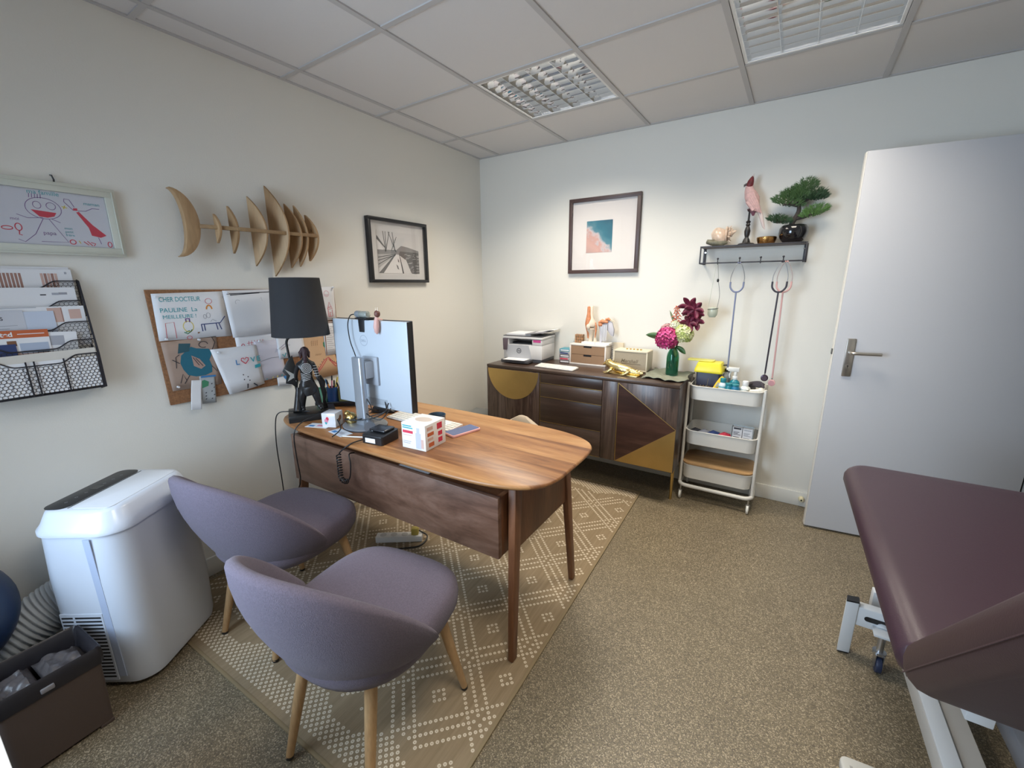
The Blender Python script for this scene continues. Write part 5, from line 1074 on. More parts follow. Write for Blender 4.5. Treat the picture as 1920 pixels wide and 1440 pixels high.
for k in range(5):
    z = .238 - .0085 * k; w_ = .0268; m.tube([(w_ * math.sin(a), .002 - (w_ + .0022) * math.cos(a), z + .003 * math.sin(a * 3)) for a in [R(-62 + 12.4 * j) for j in range(11)]], .0012, 5)
for k in range(5):
    z = .272 - .013 * k; xx = .038 + .0028 * k; m.tube([(xx + .013 * math.sin(a), -.002 - .003 * k - .0128 * math.cos(a), z + .002) for a in [R(-75 + 15 * j) for j in range(11)]], .0011, 5)
m.build('figure_stripes', paintw, lamp)
MB().loft([[(.034, -.020, .19), (-.03, -.016, .19), (-.038, .02, .18), (.03, .03, .185)], [(.04, -.03, .15), (-.03, -.026, .15), (-.05, .03, .13), (.05, .04, .15)], [(.02, -.035, .125), (-.008, -.034, .12), (-.03, .03, .11), (.055, .04, .12)]], True, False, False).build('loincloth', fig, lamp, ang=80)
MB().loft([[(.05, .0, .225), (.062, .03, .22)], [(.082, .0, .19), (.085, .03, .185)], [(.088, .002, .13), (.09, .03, .13)], [(.080, .005, .06), (.08, .03, .05)], [(.085, .0, .037), (.085, .03, .037)]], False, False, False).prism([(.045, .225), (.07, .215), (.088, .18), (.082, .15), (.088, .12), (.078, .08), (.088, .037), (.062, .037), (.066, .1), (.058, .16)], .008, .022, axis=1).build('cloak', fig, lamp, bevel=.003)
fan = [(-.055, .33), (-.085, .295), (-.108, .25), (-.092, .225), (-.10, .185), (-.072, .178), (-.048, .15), (-.04, .2), (-.045, .27)]
MB().prism(fan, .03, .038, axis=1).build('shield', db_, lamp, bevel=.002)
MB().prism([(-.058, .232), (-.098, .262), (-.075, .225), (-.09, .195), (-.06, .212), (-.05, .19), (-.052, .23), (-.05, .255)], .0285, .030, axis=1).build('shield_star', mat('shield_silver', (.55, .55, .52), .3, .5), lamp, smooth=False)
MB().tube([(-.045, .02, .16), (-.06, .0, .05), (-.062, -.005, .037)], [.012, .02, .022], 10).build('tree_stump', fig, lamp)
cords = mat('cable_black', (.008, .008, .009), .45)
def cable(name, lab, pts, r=.0028, m=cords, n=6):
    o = MB().tube(spline(pts, n), r, 8).build(name, m); return tag(o, lab, 'cable')
lc = cable('lamp_cable', 'black lamp cable with inline switch dangling over the left end of the desk', [(.30, -1.885, .775), (.24, -1.93, .79), (.20, -1.985, .795), (.165, -2.02, .79), (.15, -2.035, .745), (.16, -2.052, .62), (.165, -2.052, .45), (.165, -2.052, .36)])
MB().cyl((.165, -2.052, .36), (.165, -2.052, .305), .0075, .009, 12).build('inline_switch', BLK, lc, bevel=.002)
cable('lamp_cable', 'black cable looping from the lamp foot over the front desk edge', [(.38, -1.86, .765), (.40, -1.90, .80), (.39, -1.96, .795), (.372, -2.02, .778), (.36, -2.062, .73), (.35, -2.06, .6), (.35, -2.055, .48), (.30, -2.05, .40), (.25, -2.02, .34)])
# ------------------------------------------------------------------ monitor
mon = thing('monitor', 'large flat monitor with white back and silver stand seen from behind on the desk', 'monitor', (.617, -1.80, DZ), R(1))
mb_ = mat('monitor_white', (.52, .57, .63), .35); sil = mat('stand_silver', (.42, .45, .50), .35, .7)
MB().box(-.262, .262, .018, .046, .085, .515).build('back_cover', mb_, mon, bevel=.004)
MB().box(-.265, .265, .046, .055, .082, .518).build('bezel', BLK, mon, bevel=.002)
MB().box(-.258, .258, .0551, .056, .09, .512).build('screen', mat('screen_dark', (.01, .012, .016), .1), mon, smooth=False)
for x in (.2625, -.2645): MB().box(x, x + .002, .02, .046, .086, .515).build('side_band', BLK, mon, smooth=False)
MB().loft([[(x, y + .0, .004) for x, y in arc(0, -.045, .112, .098, 0, 360, 40)[:-1]], [(x, y, .010) for x, y in arc(0, -.045, .115, .10, 0, 360, 40)[:-1]], [(x, y, .014) for x, y in arc(0, -.045, .110, .096, 0, 360, 40)[:-1]]]).build('stand_base', sil, mon, ang=50)
MB().lathe([(.114, 0), (.1148, .004)], 40, (0, -.045, 0), 1, .87).build('base_foot', BLK, mon)
MB().loft([[(x * k, -.055 + y * k, z) for x, y in rrect(-.034, .034, -.016, .016, .012)] for k, z in ((1.15, .012), (1, .03), (.98, .20), (.95, .345))]).build('stand_neck', sil, mon, bevel=.001)
MB().cyl((.045, -.06, .028), (.10, -.10, .028), .024, .026).build('cable_roll', mat('stand_dark_silver', (.30, .33, .38), .35, .6), mon)
MB().box(-.03, .035, -.042, .018, .24, .32).box(-.045, .06, .006, .018, .20, .34).build('mount_bracket', mat('bracket_grey', (.38, .41, .46), .45), mon, bevel=.003)
lo = MB().disc((0, 0, 0), .027, 28, .0245).build('logo', mat('logo_silver', (.35, .40, .47), .4), mon, smooth=False); lo.location = (-.035, .0176, .415); lo.rotation_euler = (PI / 2, 0, 0)
text('DELL', .016, MATS['logo_silver'], lo, (-.019, -.006, .0002), bold=.0004)
MB().box(-.04, .10, .0172, .0181, .10, .13).build('port_panel', mat('port_grey', (.35, .38, .42), .5), mon, smooth=False)
wc = thing('webcam', 'black and silver webcam clipped on the top edge of the monitor', 'webcam', (.585, -1.78, DZ + .518))
MB().cyl((-.042, 0, .024), (.042, 0, .024), .016, n=18).build('body', mat('webcam_silver', (.50, .54, .50), .25, .6), wc, bevel=.003)
MB().cyl((-.042, 0, .024), (-.012, 0, .024), .0166, n=18).build('end_cap', mat('webcam_grey', (.20, .22, .24), .4), wc, bevel=.002)
MB().box(-.035, .045, -.02, .04, .001, .0085).loft([[(-.03 + d, -.006 - d * .3, z), (.014 - d, -.006 - d * .3, z), (.014 - d, .012, z), (-.03 + d, .012, z)] for d, z in ((0, .006), (.002, -.03), (.005, -.062))]).build('clip', BLK, wc, bevel=.002)
cable('webcam_cable', 'thin black webcam cable hanging down the back of the monitor', [(.545, -1.785, 1.292), (.520, -1.80, 1.285), (.508, -1.81, 1.24), (.515, -1.81, 1.16), (.555, -1.815, 1.08), (.60, -1.84, 1.0), (.625, -1.85, .93), (.665, -1.845, .87), (.67, -1.84, .83), (.60, -1.80, .80)], .0026)
fg = thing('figurine', 'tiny pink figurine with brown head hanging on the top edge of the monitor', 'figurine', (.700, -1.787, DZ + .518))
MB().tube([(0, -.002, .012), (.001, -.008, -.005), (.0, -.010, -.03), (-.001, -.009, -.055), (0, -.008, -.064)], [.011, .012, .014, .010, .003], 12).tube([(.010, -.004, .006), (.016, .006, .004), (.014, .016, .003)], [.005, .004, .003], 8).tube([(-.010, -.004, .006), (-.016, .006, .004), (-.014, .016, .003)], [.005, .004, .003], 8).build('body', mat('figurine_pink', (.72, .42, .36), .5), fg)
MB().sph((0, 0, .03), (.014, .014, .017)).build('head', mat('figurine_brown', (.16, .06, .045), .5), fg)
for s_ in (-1, 1): MB().tube([(s_ * .006, 0, .044), (s_ * .008, 0, .06)], [.004, .002], 8).build('ear', mat('figurine_cream', (.7, .58, .45), .5), fg)
# cables on the desk
for k, pts in enumerate(([(.50, -1.70, .78), (.56, -1.80, .80), (.60, -1.90, .79), (.66, -1.83, .805), (.72, -1.80, .83), (.70, -1.78, .87)], [(.48, -1.75, .765), (.55, -1.86, .785), (.58, -1.93, .80), (.67, -1.88, .80), (.74, -1.83, .83), (.735, -1.79, .87)], [(.52, -1.68, .77), (.58, -1.82, .83), (.66, -1.86, .82), (.73, -1.845, .80), (.76, -1.80, .85)], [(.55, -1.95, .80), (.60, -1.97, .775), (.62, -2.0, .765), (.64, -2.045, .76)])):
    cable('desk_cable', ('black cable looping behind the monitor stand, lowest loop', 'black cable looping up to the right of the monitor stand', 'black cable bundled highest behind the monitor stand', 'thin black cable running down the monitor stand to the desk edge')[k], pts, .0028)
cable('white_cable', 'short white cable beside the monitor base near the front edge', [(.66, -2.005, .754), (.72, -1.985, .756), (.765, -1.965, .757), (.80, -1.955, .765)], .003, mat('cable_white', (.75, .75, .76), .4))
# card reader with coiled cord
gd = thing('card_reader', 'black card reader lying behind the monitor base at the front desk edge', 'card reader', (.845, -1.945, DZ), R(8))
MB().loft([[(x, y, z + t_ * (y + .06)) for x, y in rrect(-.058, .058, -.055, .06, .012)] for z, t_ in ((0, 0), (.034, .06), (.040, .06))]).build('body', BLK, gd, bevel=.003)
MB().box(-.045, .045, -.02, .05, .047, .058).build('key_hump', mat('reader_dark', (.02, .02, .024), .25), gd, bevel=.008, seg=3)
MB().box(-.035, .02, -.0565, -.055, .008, .028).build('label', PAPER, gd, smooth=False)
MB().cyl((-.03, -.01, .046), (-.03, -.01, .049), .008).build('button', CHROME, gd)
cable('reader_cable', 'black cable from the card reader over the front desk edge', [(.80, -2.0, .765), (.775, -2.05, .755), (.735, -2.075, .72), (.715, -2.07, .70)], .003)
co = MB(); pts = []
for k in range(150):
    f = k / 149; a = f * 2 * PI * 13; c = Vector((.712 + .05 * max(0, f - .72) / .28, -2.072, .70 - .115 * min(1, f / .72) - .008 * math.sin(max(0, f - .72) / .28 * PI)))
    ax = Vector((0, 0, 1)) if f < .72 else Vector((1, 0, -.2)); u_ = Vector((1, 0, 0)) if f < .72 else Vector((0, 0, 1)); v_ = Vector((0, 1, 0)); pts.append(c + (u_ * math.cos(a) + v_ * math.sin(a)) * .0095)
co.tube(pts, .0028, 6); tag(co.build('coiled_cord', cords), 'black coiled cord hanging down the front of the desk panel', 'cable')
cable('reader_cable', 'black cable rising from the coiled cord back under the desktop', [(.765, -2.075, .585), (.79, -2.078, .62), (.80, -2.078, .68), (.785, -2.07, .715), (.765, -2.03, .705)], .003)
# ------------------------------------------------------------------ small desk items
ti = thing('tissue_box', 'white cardboard cube box with red and blue print at the front of the desk', 'box', (.985, -1.945, DZ), R(4))
ts, th_ = .128, .112
MB().box(0, ts, 0, .135, 0, th_).build('carton', mat('carton_white', (.80, .78, .77), .6), ti, bevel=.0015)
lo = MB().prism(arc(.064, .07, .042, .028, 0, 360, 24)[:-1], th_, th_ + .0006).build('opening_film', mat('film_beige', (.62, .52, .45), .35), ti, smooth=False)
def face(par, rects, y): 
    for mm, (a, b, c, d) in rects: MB().box(a, b, y - .0006, y, c, d).build('print', mm, par, smooth=False)
face(ti, [(INK['red'], (.006, .062, .068, .080)), (INK['teal'], (.006, .055, .098, .103)), (INK['teal'], (.006, .062, .089, .094)), (mat('print_lilac', (.50, .52, .72), .6), (.076, .104, .006, .075)), (MATS['print_lilac'], (.082, .098, .075, .098)), (ppk, (.104, .118, .01, .05)), (pgr, (.006, .05, .03, .033)), (pgr, (.006, .045, .022, .025)), (ppk, (.006, .055, .058, .061))], 0)
rs = [(ppk, .012, .05, .085, .10), (INK['red'], .078, .112, .075, .102), (INK['red'], .084, .112, .045, .064), (INK['red'], .084, .112, .015, .036), (por, .014, .055, .06, .075), (por, .02, .055, .012, .030), (ppk, .014, .05, .04, .052)]
for mm, a, b, c, d in rs: MB().box(ts, ts + .0006, a, b, c, d).build('print', mm, ti, smooth=False)
mg = thing('mug', 'dark blue grey tumbler standing behind the white carton', 'mug', (1.005, -1.745, DZ))
MB().lathe([(.030, 0), (.032, .003), (.040, .092), (.041, .095), (.0385, .095), (.030, .008), (0, .006)], 28, cap1=False).build('cup', mat('mug_slate', (.045, .065, .085), .3), mg)
ph_ = thing('smartphone', 'smartphone in a pink case lying on the right part of the desk', 'phone', (1.088, -1.667, DZ), R(-14))
MB().prism(rrect(-.041, .041, -.082, .082, .012), 0, .0115).build('case', mat('case_pink', (.80, .42, .40), .45), ph_, bevel=.003)
MB().prism(rrect(-.0365, .0365, -.077, .077, .009), .0115, .0122).build('screen', mat('phone_screen', (.10, .14, .30), .12), ph_, smooth=False)
keyboard('white keyboard on the desk behind the carton and monitor foot', (.825, -1.655, DZ), R(-2), .43, .115, 18, 5, mat('keyboard_white', (.78, .74, .70), .45))
MB_ = thing('desk_phone_cradle', 'black wedge shaped stand behind the monitor neck', 'stand', (.50, -1.62, DZ), R(25))
MB().prism([(-.06, 0), (.07, 0), (.075, .012), (.03, .03), (-.02, .062), (-.05, .03)], -.045, .045, axis=1).build('wedge', BLK, MB_, bevel=.006)
MB().tube(spline([(.0, .0, .04), (.05, .01, .07), (.085, .01, .12), (.082, .01, .135)], 5), [.010] * 10 + [.008] * 5 + [.007], 8).build('arm', BLK, MB_)
cb = thing('photo_cube', 'small acrylic cube with flower prints beside the monitor foot', 'cube', (.475, -1.925, DZ), R(25))
MB().box(-.036, .036, -.036, .036, .001, .073).build('block', mat('cube_white', (.74, .74, .76), .15, coat=.5), cb, bevel=.003)
for k, (x, z, c) in enumerate(((-.012, .035, 'pink'), (-.006, .045, 'red'), (-.014, .025, 'teal'))): MB().sph((x, -.0362, z), (.010 - .002 * k, .0006, .012 - .002 * k), 10, 6).build('flower_print', INK[c], cb)
for k, (y, z, c) in enumerate(((-.005, .03, 'brown'), (.008, .042, 'brown'), (.0, .018, 'grey'))): MB().sph((.0362, y, z), (.0006, .013 - .002 * k, .013), 10, 6).build('flower_print', INK[c], cb)
gn = MB().sph((.548, -1.872, DZ + .034), (.03, .03, .033), 14, 10).sph((.540, -1.885, DZ + .062), (.016, .016, .016)).build('gold_ornament', mat('ornament_gold', (.50, .36, .14), .25, 1, bump=.8, bscale=70)); tag(gn, 'small crumpled gold ornament between the photo cube and monitor neck', 'ornament')
for k, (x, y, rz, m_, lab) in enumerate(((.42, -1.965, 20, PAPER, 'small white card with red and blue print under the photo cube'), (.60, -1.975, -8, mat('card_pale_blue', (.62, .66, .72), .5), 'pale card lying against the monitor foot'))):
    o = MB().box(-.06, .06, -.03, .03, 0, .0012).build('card', m_, smooth=False); o.location = (x, y, DZ + .0002 + .0002 * k); o.rotation_euler = (0, 0, R(rz)); tag(o, lab, 'card')
    MB().box(-.05, -.02, -.02, .0, .0012, .0015).build('print', INK['blue'], o, smooth=False); MB().box(-.01, .03, -.01, .01, .0012, .0015).build('print', INK['pink'] if k == 0 else pgr, o, smooth=False)
# pens in cups on a black tray
tr = thing('pen_tray', 'long black desk tray behind the lamp holding the pen cups', 'tray', (.145, -1.695, DZ), R(42))
MB().box(-.085, .15, -.045, .045, 0, .006).box(-.085, .15, -.045, -.041, .006, .03).box(-.085, .15, .041, .045, .006, .03).box(-.085, -.081, -.041, .041, .006, .03).box(.146, .15, -.041, .041, .006, .03).build('tray', BLK, tr, bevel=.001)
def pencup(lab, x, y, r, h, m_, pens, lean=.12):
    t = thing('pen_cup', lab, 'pen cup', (x, y, DZ + .0065))
    MB().lathe([(r * .95, 0), (r, .003), (r, h), (r - .0025, h), (r - .004, .005), (0, .004)], 22, cap1=False).build('cup', m_, t)
    rr = random.Random(int(x * 1000))
    for k, (c, L_, nm) in enumerate(pens):
        a = 2 * PI * k / len(pens); b0 = Vector((x + .3 * r * math.cos(a + 2), y + .3 * r * math.sin(a + 2), DZ + .012)); tp = Vector((x + r * .72 * math.cos(a), y + r * .72 * math.sin(a), DZ + .0065 + h)); d = (tp - b0).normalized(); e = b0 + d * L_
        p = thing(nm, '%s %s standing in the %s' % (c, nm.replace('_', ' '), lab.split(' on ')[0]), 'pen', tuple(b0), 0, 'pens in the desk cups')
        u_ = d
        MB().cyl((0, 0, 0), tuple(u_ * L_ * .82), .0042, n=8).build('barrel', INK[c], p)
        MB().tube([tuple(u_ * L_ * .82), tuple(u_ * L_ * .97), tuple(u_ * L_)], [.0046, .0044, .002], 8).build('cap', INK[c] if k % 2 else BLK, p)
pencup('green cup on the tray next to the lamp figure', .115, -1.742, .030, .10, mat('cup_mint', (.22, .55, .38), .35), (('teal', .14, 'felt_pen'), ('grey', .145, 'pencil'), ('green', .13, 'marker')))
pencup('dark blue cup on the tray in the middle', .160, -1.700, .030, .105, mat('cup_blue', (.02, .07, .22), .3), (('black', .15, 'marker'), ('yellow', .16, 'highlighter'), ('pink', .165, 'pencil'), ('blue', .15, 'ballpoint_pen'), ('orange', .155, 'felt_pen')))
pencup('olive cup on the tray beside the monitor', .200, -1.660, .026, .095, mat('cup_olive', (.30, .28, .10), .4), (('black', .15, 'ballpoint_pen'), ('yellow', .14, 'pencil'), ('brown', .13, 'marker')))
t = thing('bottle', 'clear hand gel bottle behind the left edge of the monitor', 'bottle', (.295, -1.625, DZ))
MB().lathe([(.028, 0), (.03, .004), (.03, .10), (.02, .12), (.010, .126)], 20, sy=.7).build('body', mat('gel_bottle', (.55, .62, .68), .15, trans=.3), t); MB().cyl((0, 0, .126), (0, 0, .155), .009).build('cap', WH, t, bevel=.001)

pp_ = tag(MB().box(0, .172, 0, .05, 0, .004).build('paper_sheets', PAPER, smooth=False), 'white papers lying in the gap under the desktop near its front edge', 'papers')
pp_.location = (.98, -1.975, .6703)
# ------------------------------------------------------------------ portable air conditioner
ac = thing('air_conditioner', 'white portable air conditioner with black control panel against the left wall', 'air conditioner', (.285, -2.705, 0), R(33.5))
acm = mat('ac_white_daylit', (.63, .68, .77), .28, coat=.3); acs = mat('ac_grey_blue', (.45, .52, .68), .4); acd = mat('ac_dark', (.02, .02, .022), .4)  # casing is white; its blue tint is reflected daylight put into the colour
hx_, hy_ = .15, .195
def rr_(dx, dy, z, r, e=0): return [(x, y, z) for x, y in rrect(-hx_ - dx, hx_ + dx, -hy_ - dy, hy_ + dy, r, 8)]
MB().loft([rr_(-.018, -.018, .016, .07), rr_(-.006, -.006, .022, .075), rr_(.0, .0, .05, .08), rr_(.004, .004, .25, .08), rr_(.004, .004, .45, .08), rr_(-.002, -.002, .618, .08)]).build('body', acm, ac, ang=50)
MB().loft([rr_(-.004, -.004, .6185, .08), rr_(.006, .006, .622, .085), rr_(.006, .006, .634, .085), rr_(-.004, -.004, .65, .08), rr_(-.022, -.022, .690, .062), rr_(-.030, -.030, .699, .055), rr_(-.045, -.045, .701, .045)]).build('top_cover', acm, ac, ang=50)
MB().prism(rrect(-.122, -.040, -.158, .158, .03, 6), .7005, .7025).build('control_panel', acd, ac, bevel=.001)
pn = INK['grey']
for k in range(7): MB().disc((-.078, -.11 + .036 * k, .7028), .0042, 12, .003).build('touch_button', pn, ac, smooth=False)
MB().box(-.092, -.062, -.012, .018, .7026, .7030).build('display', mat('display_black', (.005, .005, .006), .15), ac, smooth=False)
MB().prism(rrect(-.030, .105, -.150, .150, .02, 6), .7005, .7022).build('air_flap', mat('ac_flap', (.66, .69, .74), .35), ac, bevel=.001)
MB().box(-.038, -.033, -.148, .148, .7006, .7014).build('flap_gap', BLK, ac, smooth=False)
yf = -hy_ - .0045
MB().prism([(.045, .06), (.07, .06), (.062, .612), (.040, .612)], yf - .0006, yf + .002, axis=1).build('front_strip', acs, ac, smooth=False)
vp = MB().prism([(-.105, .045), (.04, .045), (.04, .325), (-.105, .325)], yf - .001, yf + .003, axis=1).build('vent_panel', acm, ac)
for (a, b) in ((-.10, -.062), (-.054, .034)):
    for k in range(18):
        z = .058 + .0146 * k
        MB().box(a, b, yf - .0016, yf - .0004, z, z + .0062).build('vent_slot', acd, ac, smooth=False)
for k in (-1, 1): MB().box(-.10, .10, k * .13 - .02, k * .13 + .02, .0065, .016).build('foot', BLK, ac, bevel=.002)
MB().tube([(hx_ + .004, .06, .575), (hx_ + .012, .085, .585), (hx_ + .012, .125, .585), (hx_ + .004, .15, .575)], .006, 8).build('side_grip', acm, ac)
MB().cyl((hx_ + .003, .165, .60), (hx_ + .006, .165, .60), .006, n=12).build('sensor_dot', mat('sensor_brown', (.2, .15, .15), .4), ac)
# exhaust hose
hose = MB(); pts = spline([(.13, -2.84, .30), (.115, -2.93, .26), (.11, -3.05, .20), (.115, -3.20, .15), (.14, -3.40, .12), (.20, -3.60, .12)], 30); rads = []
for k, p in enumerate(pts): rads.append(.078 + .008 * (1 if k % 4 in (1, 2) else -1))
o = hose.tube(pts, rads, 22).build('exhaust_hose', mat('hose_white', (.62, .66, .70), .5), ac, ang=85, label='white ribbed exhaust hose running along the left wall')
o.matrix_parent_inverse = (Matrix.Translation((.285, -2.705, 0)) @ Matrix.Rotation(R(33.5), 4, 'Z')).inverted()
# ball
o = MB().sph((.21, -3.19, .42), .2, 40, 24).build('exercise_ball', mat('ball_navy', (.008, .024, .07), .35)); tag(o, 'dark blue exercise ball in the corner behind the waste bin', 'ball')
MB().cyl((.21, -3.19, .620), (.21, -3.19, .6235), .008).build('plug', BLK, o)
# ------------------------------------------------------------------ waste bin
wb = thing('waste_bin', 'brown rectangular waste bin with a dark plastic liner in the lower left corner', 'waste bin', (.468, -3.015, 0), R(4))
bw, bd, bh = .095, .115, .285
binm = mat('bin_brown', (.085, .06, .05), .6, bump=.15, bscale=120); lin = mat('liner_black', (.022, .020, .024), .35); lint = mat('liner_inside', (.085, .074, .074), .35, bump=.4, bscale=60)
def br(k, z, r=.015): return [(x * k, y * k, z) for x, y in rrect(-bw, bw, -bd, bd, r, 4)]
MB().loft([br(.94, .012), br(1, bh - .004), br(1.0, bh), br(.955, bh), br(.90, .02)]).build('body', binm, wb, ang=45)
for sx in (-1, 1):
    for sy in (-1, 1): MB().obox((sx * .075, sy * .09, .006), (.03, .035, .012)).build('foot', binm, wb, bevel=.002)
def lr(k, z, amp, ph): 
    return [(x * k * (1 + amp * math.sin(9 * i / 4 + ph)), y * k * (1 + amp * math.sin(7 * i / 4 + ph)), z + amp * .12 * math.sin(i * 1.3 + ph)) for i, (x, y) in enumerate(rrect(-bw, bw, -bd, bd, .015, 6))]
MB().loft([lr(1.035, bh - .05, .02, 0), lr(1.06, bh - .025, .012, 1), lr(1.055, bh + .004, .008, 2), lr(1.01, bh + .012, .006, 3), lr(.95, bh + .004, .008, 1), lr(.90, bh - .04, .02, 2), lr(.82, bh - .11, .05, 0), lr(.70, bh - .16, .06, 2)], cap0=False).build('liner', lin, wb, ang=60)
rr = random.Random(4); PH = [(rr.uniform(20, 75), rr.uniform(-60, 60), rr.uniform(0, 6)) for _ in range(6)]
for y0, y1, tilt in ((-.108, -.012, .25), (-.004, .108, -.2)):      # two crumpled leaves of the liner lying in the mouth of the bin
    pts = []; nx, ny = 26, 20
    for j in range(ny + 1):
        for i in range(nx + 1):
            x = -.083 + .166 * i / nx; y = y0 + (y1 - y0) * j / ny; e = min(1, 6 * min(i / nx, 1 - i / nx)) * min(1, 5 * min(j / ny, 1 - j / ny))
            w_ = sum(abs(math.sin(a_ * x + b_ * y + c_)) for a_, b_, c_ in PH) / 6
            pts.append((x, y, bh - .055 + e * (.022 + .035 * (w_ - .4)) + tilt * (y - (y0 + y1) / 2)))
    o = MB().add(pts, [(j * (nx + 1) + i, j * (nx + 1) + i + 1, (j + 1) * (nx + 1) + i + 1, (j + 1) * (nx + 1) + i) for j in range(ny) for i in range(nx)]).build('liner_fold', lint, wb, ang=35)
    md = o.modifiers.new('thickness', 'SOLIDIFY'); md.thickness = .001
MB().obox((bw + .006, -.01, bh - .028), (.010, .03, .016)).build('liner_tie', mat('tie_grey', (.25, .24, .25), .4), wb, bevel=.003)
# white low cupboard beside the photographer, only its edge shows
lcb = thing('low_cupboard', 'white low cupboard, only a sliver of its top at the lower left corner', 'cupboard', (0, 0, 0))
MB().box(.74, 1.31, -3.72, -3.123, .585, .60).build('top', WH, lcb, bevel=.002)
MB().box(.75, 1.30, -3.71, -3.14, .03, .585).build('carcass', WH, lcb, bevel=.002)
for k in range(2): d = MB().box(.755 + .275 * k, 1.02 + .275 * k, -3.14, -3.124, .05, .575).build('door', WH, lcb, bevel=.002); MB().cyl((.99 + .07 * k, -3.124, .32), (.99 + .07 * k, -3.112, .32), .008).build('knob', STEEL, d)
# ------------------------------------------------------------------ examination couch
vin = mat('couch_vinyl', (.050, .025, .036), .38, bump=.12, bscale=300); vin2 = mat('couch_vinyl_side', (.050, .026, .030), .5, bump=.1, bscale=300)
wf = mat('couch_frame_white', (.66, .69, .72), .4); gf = mat('couch_frame_grey', (.26, .26, .28), .5)
ec = thing('examination_couch', 'aubergine vinyl examination couch with raised backrest and white metal frame at the right', 'examination couch', (0, 0, 0))
X0, X1, Y0, Y1, ZT, TH_ = 2.572, 3.215, -2.125, -1.085, .735, .085
def pad(x0, x1, y0, y1, z0, z1, r, rv, nv=7):
    """cushion with rounded plan corners r and rounded rim rv"""
    rings = []
    for k in range(nv + 1):
        a = -PI / 2 + PI * k / nv; d = rv * (1 - math.cos(a)); z = (z0 + z1) / 2 + (z1 - z0) / 2 * math.sin(a)
        rings.append([(x, y, z) for x, y in rrect(x0 + d, x1 - d, y0 + d, y1 - d, max(.012, r - d), 6)])
    return MB().loft(rings)
rings = []
for k in range(8):
    a = -PI / 2 + PI * k / 7; d = .04 * (1 - math.cos(a)); z = ZT - TH_ / 2 + TH_ / 2 * math.sin(a); q = .085 - d; n0, n1 = .02, .012
    rings.append([(X1 - d - n1, Y0), (X1 - d, Y0 + n1)] + [(X1 - d - q + q * math.cos(R(t_)), Y1 - d - q + q * math.sin(R(t_))) for t_ in range(0, 91, 15)] + [(X0 + d + q - q * math.sin(R(t_)), Y1 - d - q + q * math.cos(R(t_))) for t_ in range(0, 91, 15)] + [(X0 + d, Y0 + n1), (X0 + d + n1, Y0)])
    rings[-1] = [(x, y, z) for x, y in rings[-1]]
MB().loft(rings).build('seat_cushion', vin, ec, ang=60)
bk = pad(X0 - .004, X1 + .004, -.74, 0, -.088, -.002, .05, .03).build('backrest_cushion', vin2, ec, ang=60)
bk.location = (0, Y0 + .012, ZT - .012); bk.rotation_euler = (R(-48), 0, 0)
MB().box(X0 - .0048, X0 - .0035, -.70, -.04, -.066, -.064).build('seam', vin, bk, smooth=False)
MB().box(X0 + .03, X1 - .03, Y0 + .03, Y1 - .03, ZT - TH_ - .02, ZT - TH_ - .0005).build('seat_board', BLK, ec, bevel=.002)
for x in (X0 + .12, X1 - .16): MB().box(x, x + .04, Y0 + .02, Y1 - .06, ZT - TH_ - .06, ZT - TH_ - .0205).build('seat_rail', wf, ec, bevel=.002)
# far foot: post, cross bar, caster
MB().prism([(2.637, -1.275), (2.677, -1.267), (2.680, -1.232), (2.642, -1.240)], .006, .232).build('foot_post', wf, ec, bevel=.002)
MB().prism([(2.637, -1.275), (2.677, -1.267), (2.680, -1.232), (2.642, -1.240)], .232, .238).build('post_cap', BLK, ec)
MB().prism([(2.640, -1.272), (2.675, -1.266), (2.678, -1.236), (2.644, -1.242)], 0, .006).build('foot_pad', BLK, ec)
MB().box(2.676, 3.14, -1.262, -1.222, .135, .215).build('cross_bar', wf, ec, bevel=.003)
MB().prism(rrect(2.70, 2.80, .165, .185, .0095, 4), -1.2632, -1.2618, axis=1).build('bar_slot', BLK, ec, smooth=False)
MB().box(2.74, 3.14, -1.13, -1.09, .135, .215).build('cross_bar', wf, ec, bevel=.003)
MB().prism(rrect(2.75, 2.85, -1.122, -1.100, .010, 4), .2152, .2165).build('bar_slot', BLK, ec, smooth=False)
MB().box(3.10, 3.14, -1.262, -1.232, .006, .232).build('foot_post', wf, ec, bevel=.002)
for x in (2.755, 3.05):
    y = -1.30
    c = MB().cyl((x, y + .01, .075), (x, y + .01, .15), .011, n=14).cyl((x, y + .01, .068), (x, y + .01, .078), .021, n=18).obox((x - .012, y, .05), (.003, .034, .05)).obox((x + .012, y, .05), (.003, .034, .05)).build('caster_fork', STEEL, ec)
    MB().cyl((x - .009, y - .004, .03), (x + .009, y - .004, .03), .03, n=24).build('wheel', mat('wheel_navy', (.02, .03, .07), .4), c, bevel=.003)
    MB().cyl((x, -1.262, .15), (x, -1.25, .16), .02).box(x - .03, x + .03, -1.315, -1.262, .148, .158).build('caster_plate', wf, ec, bevel=.002)
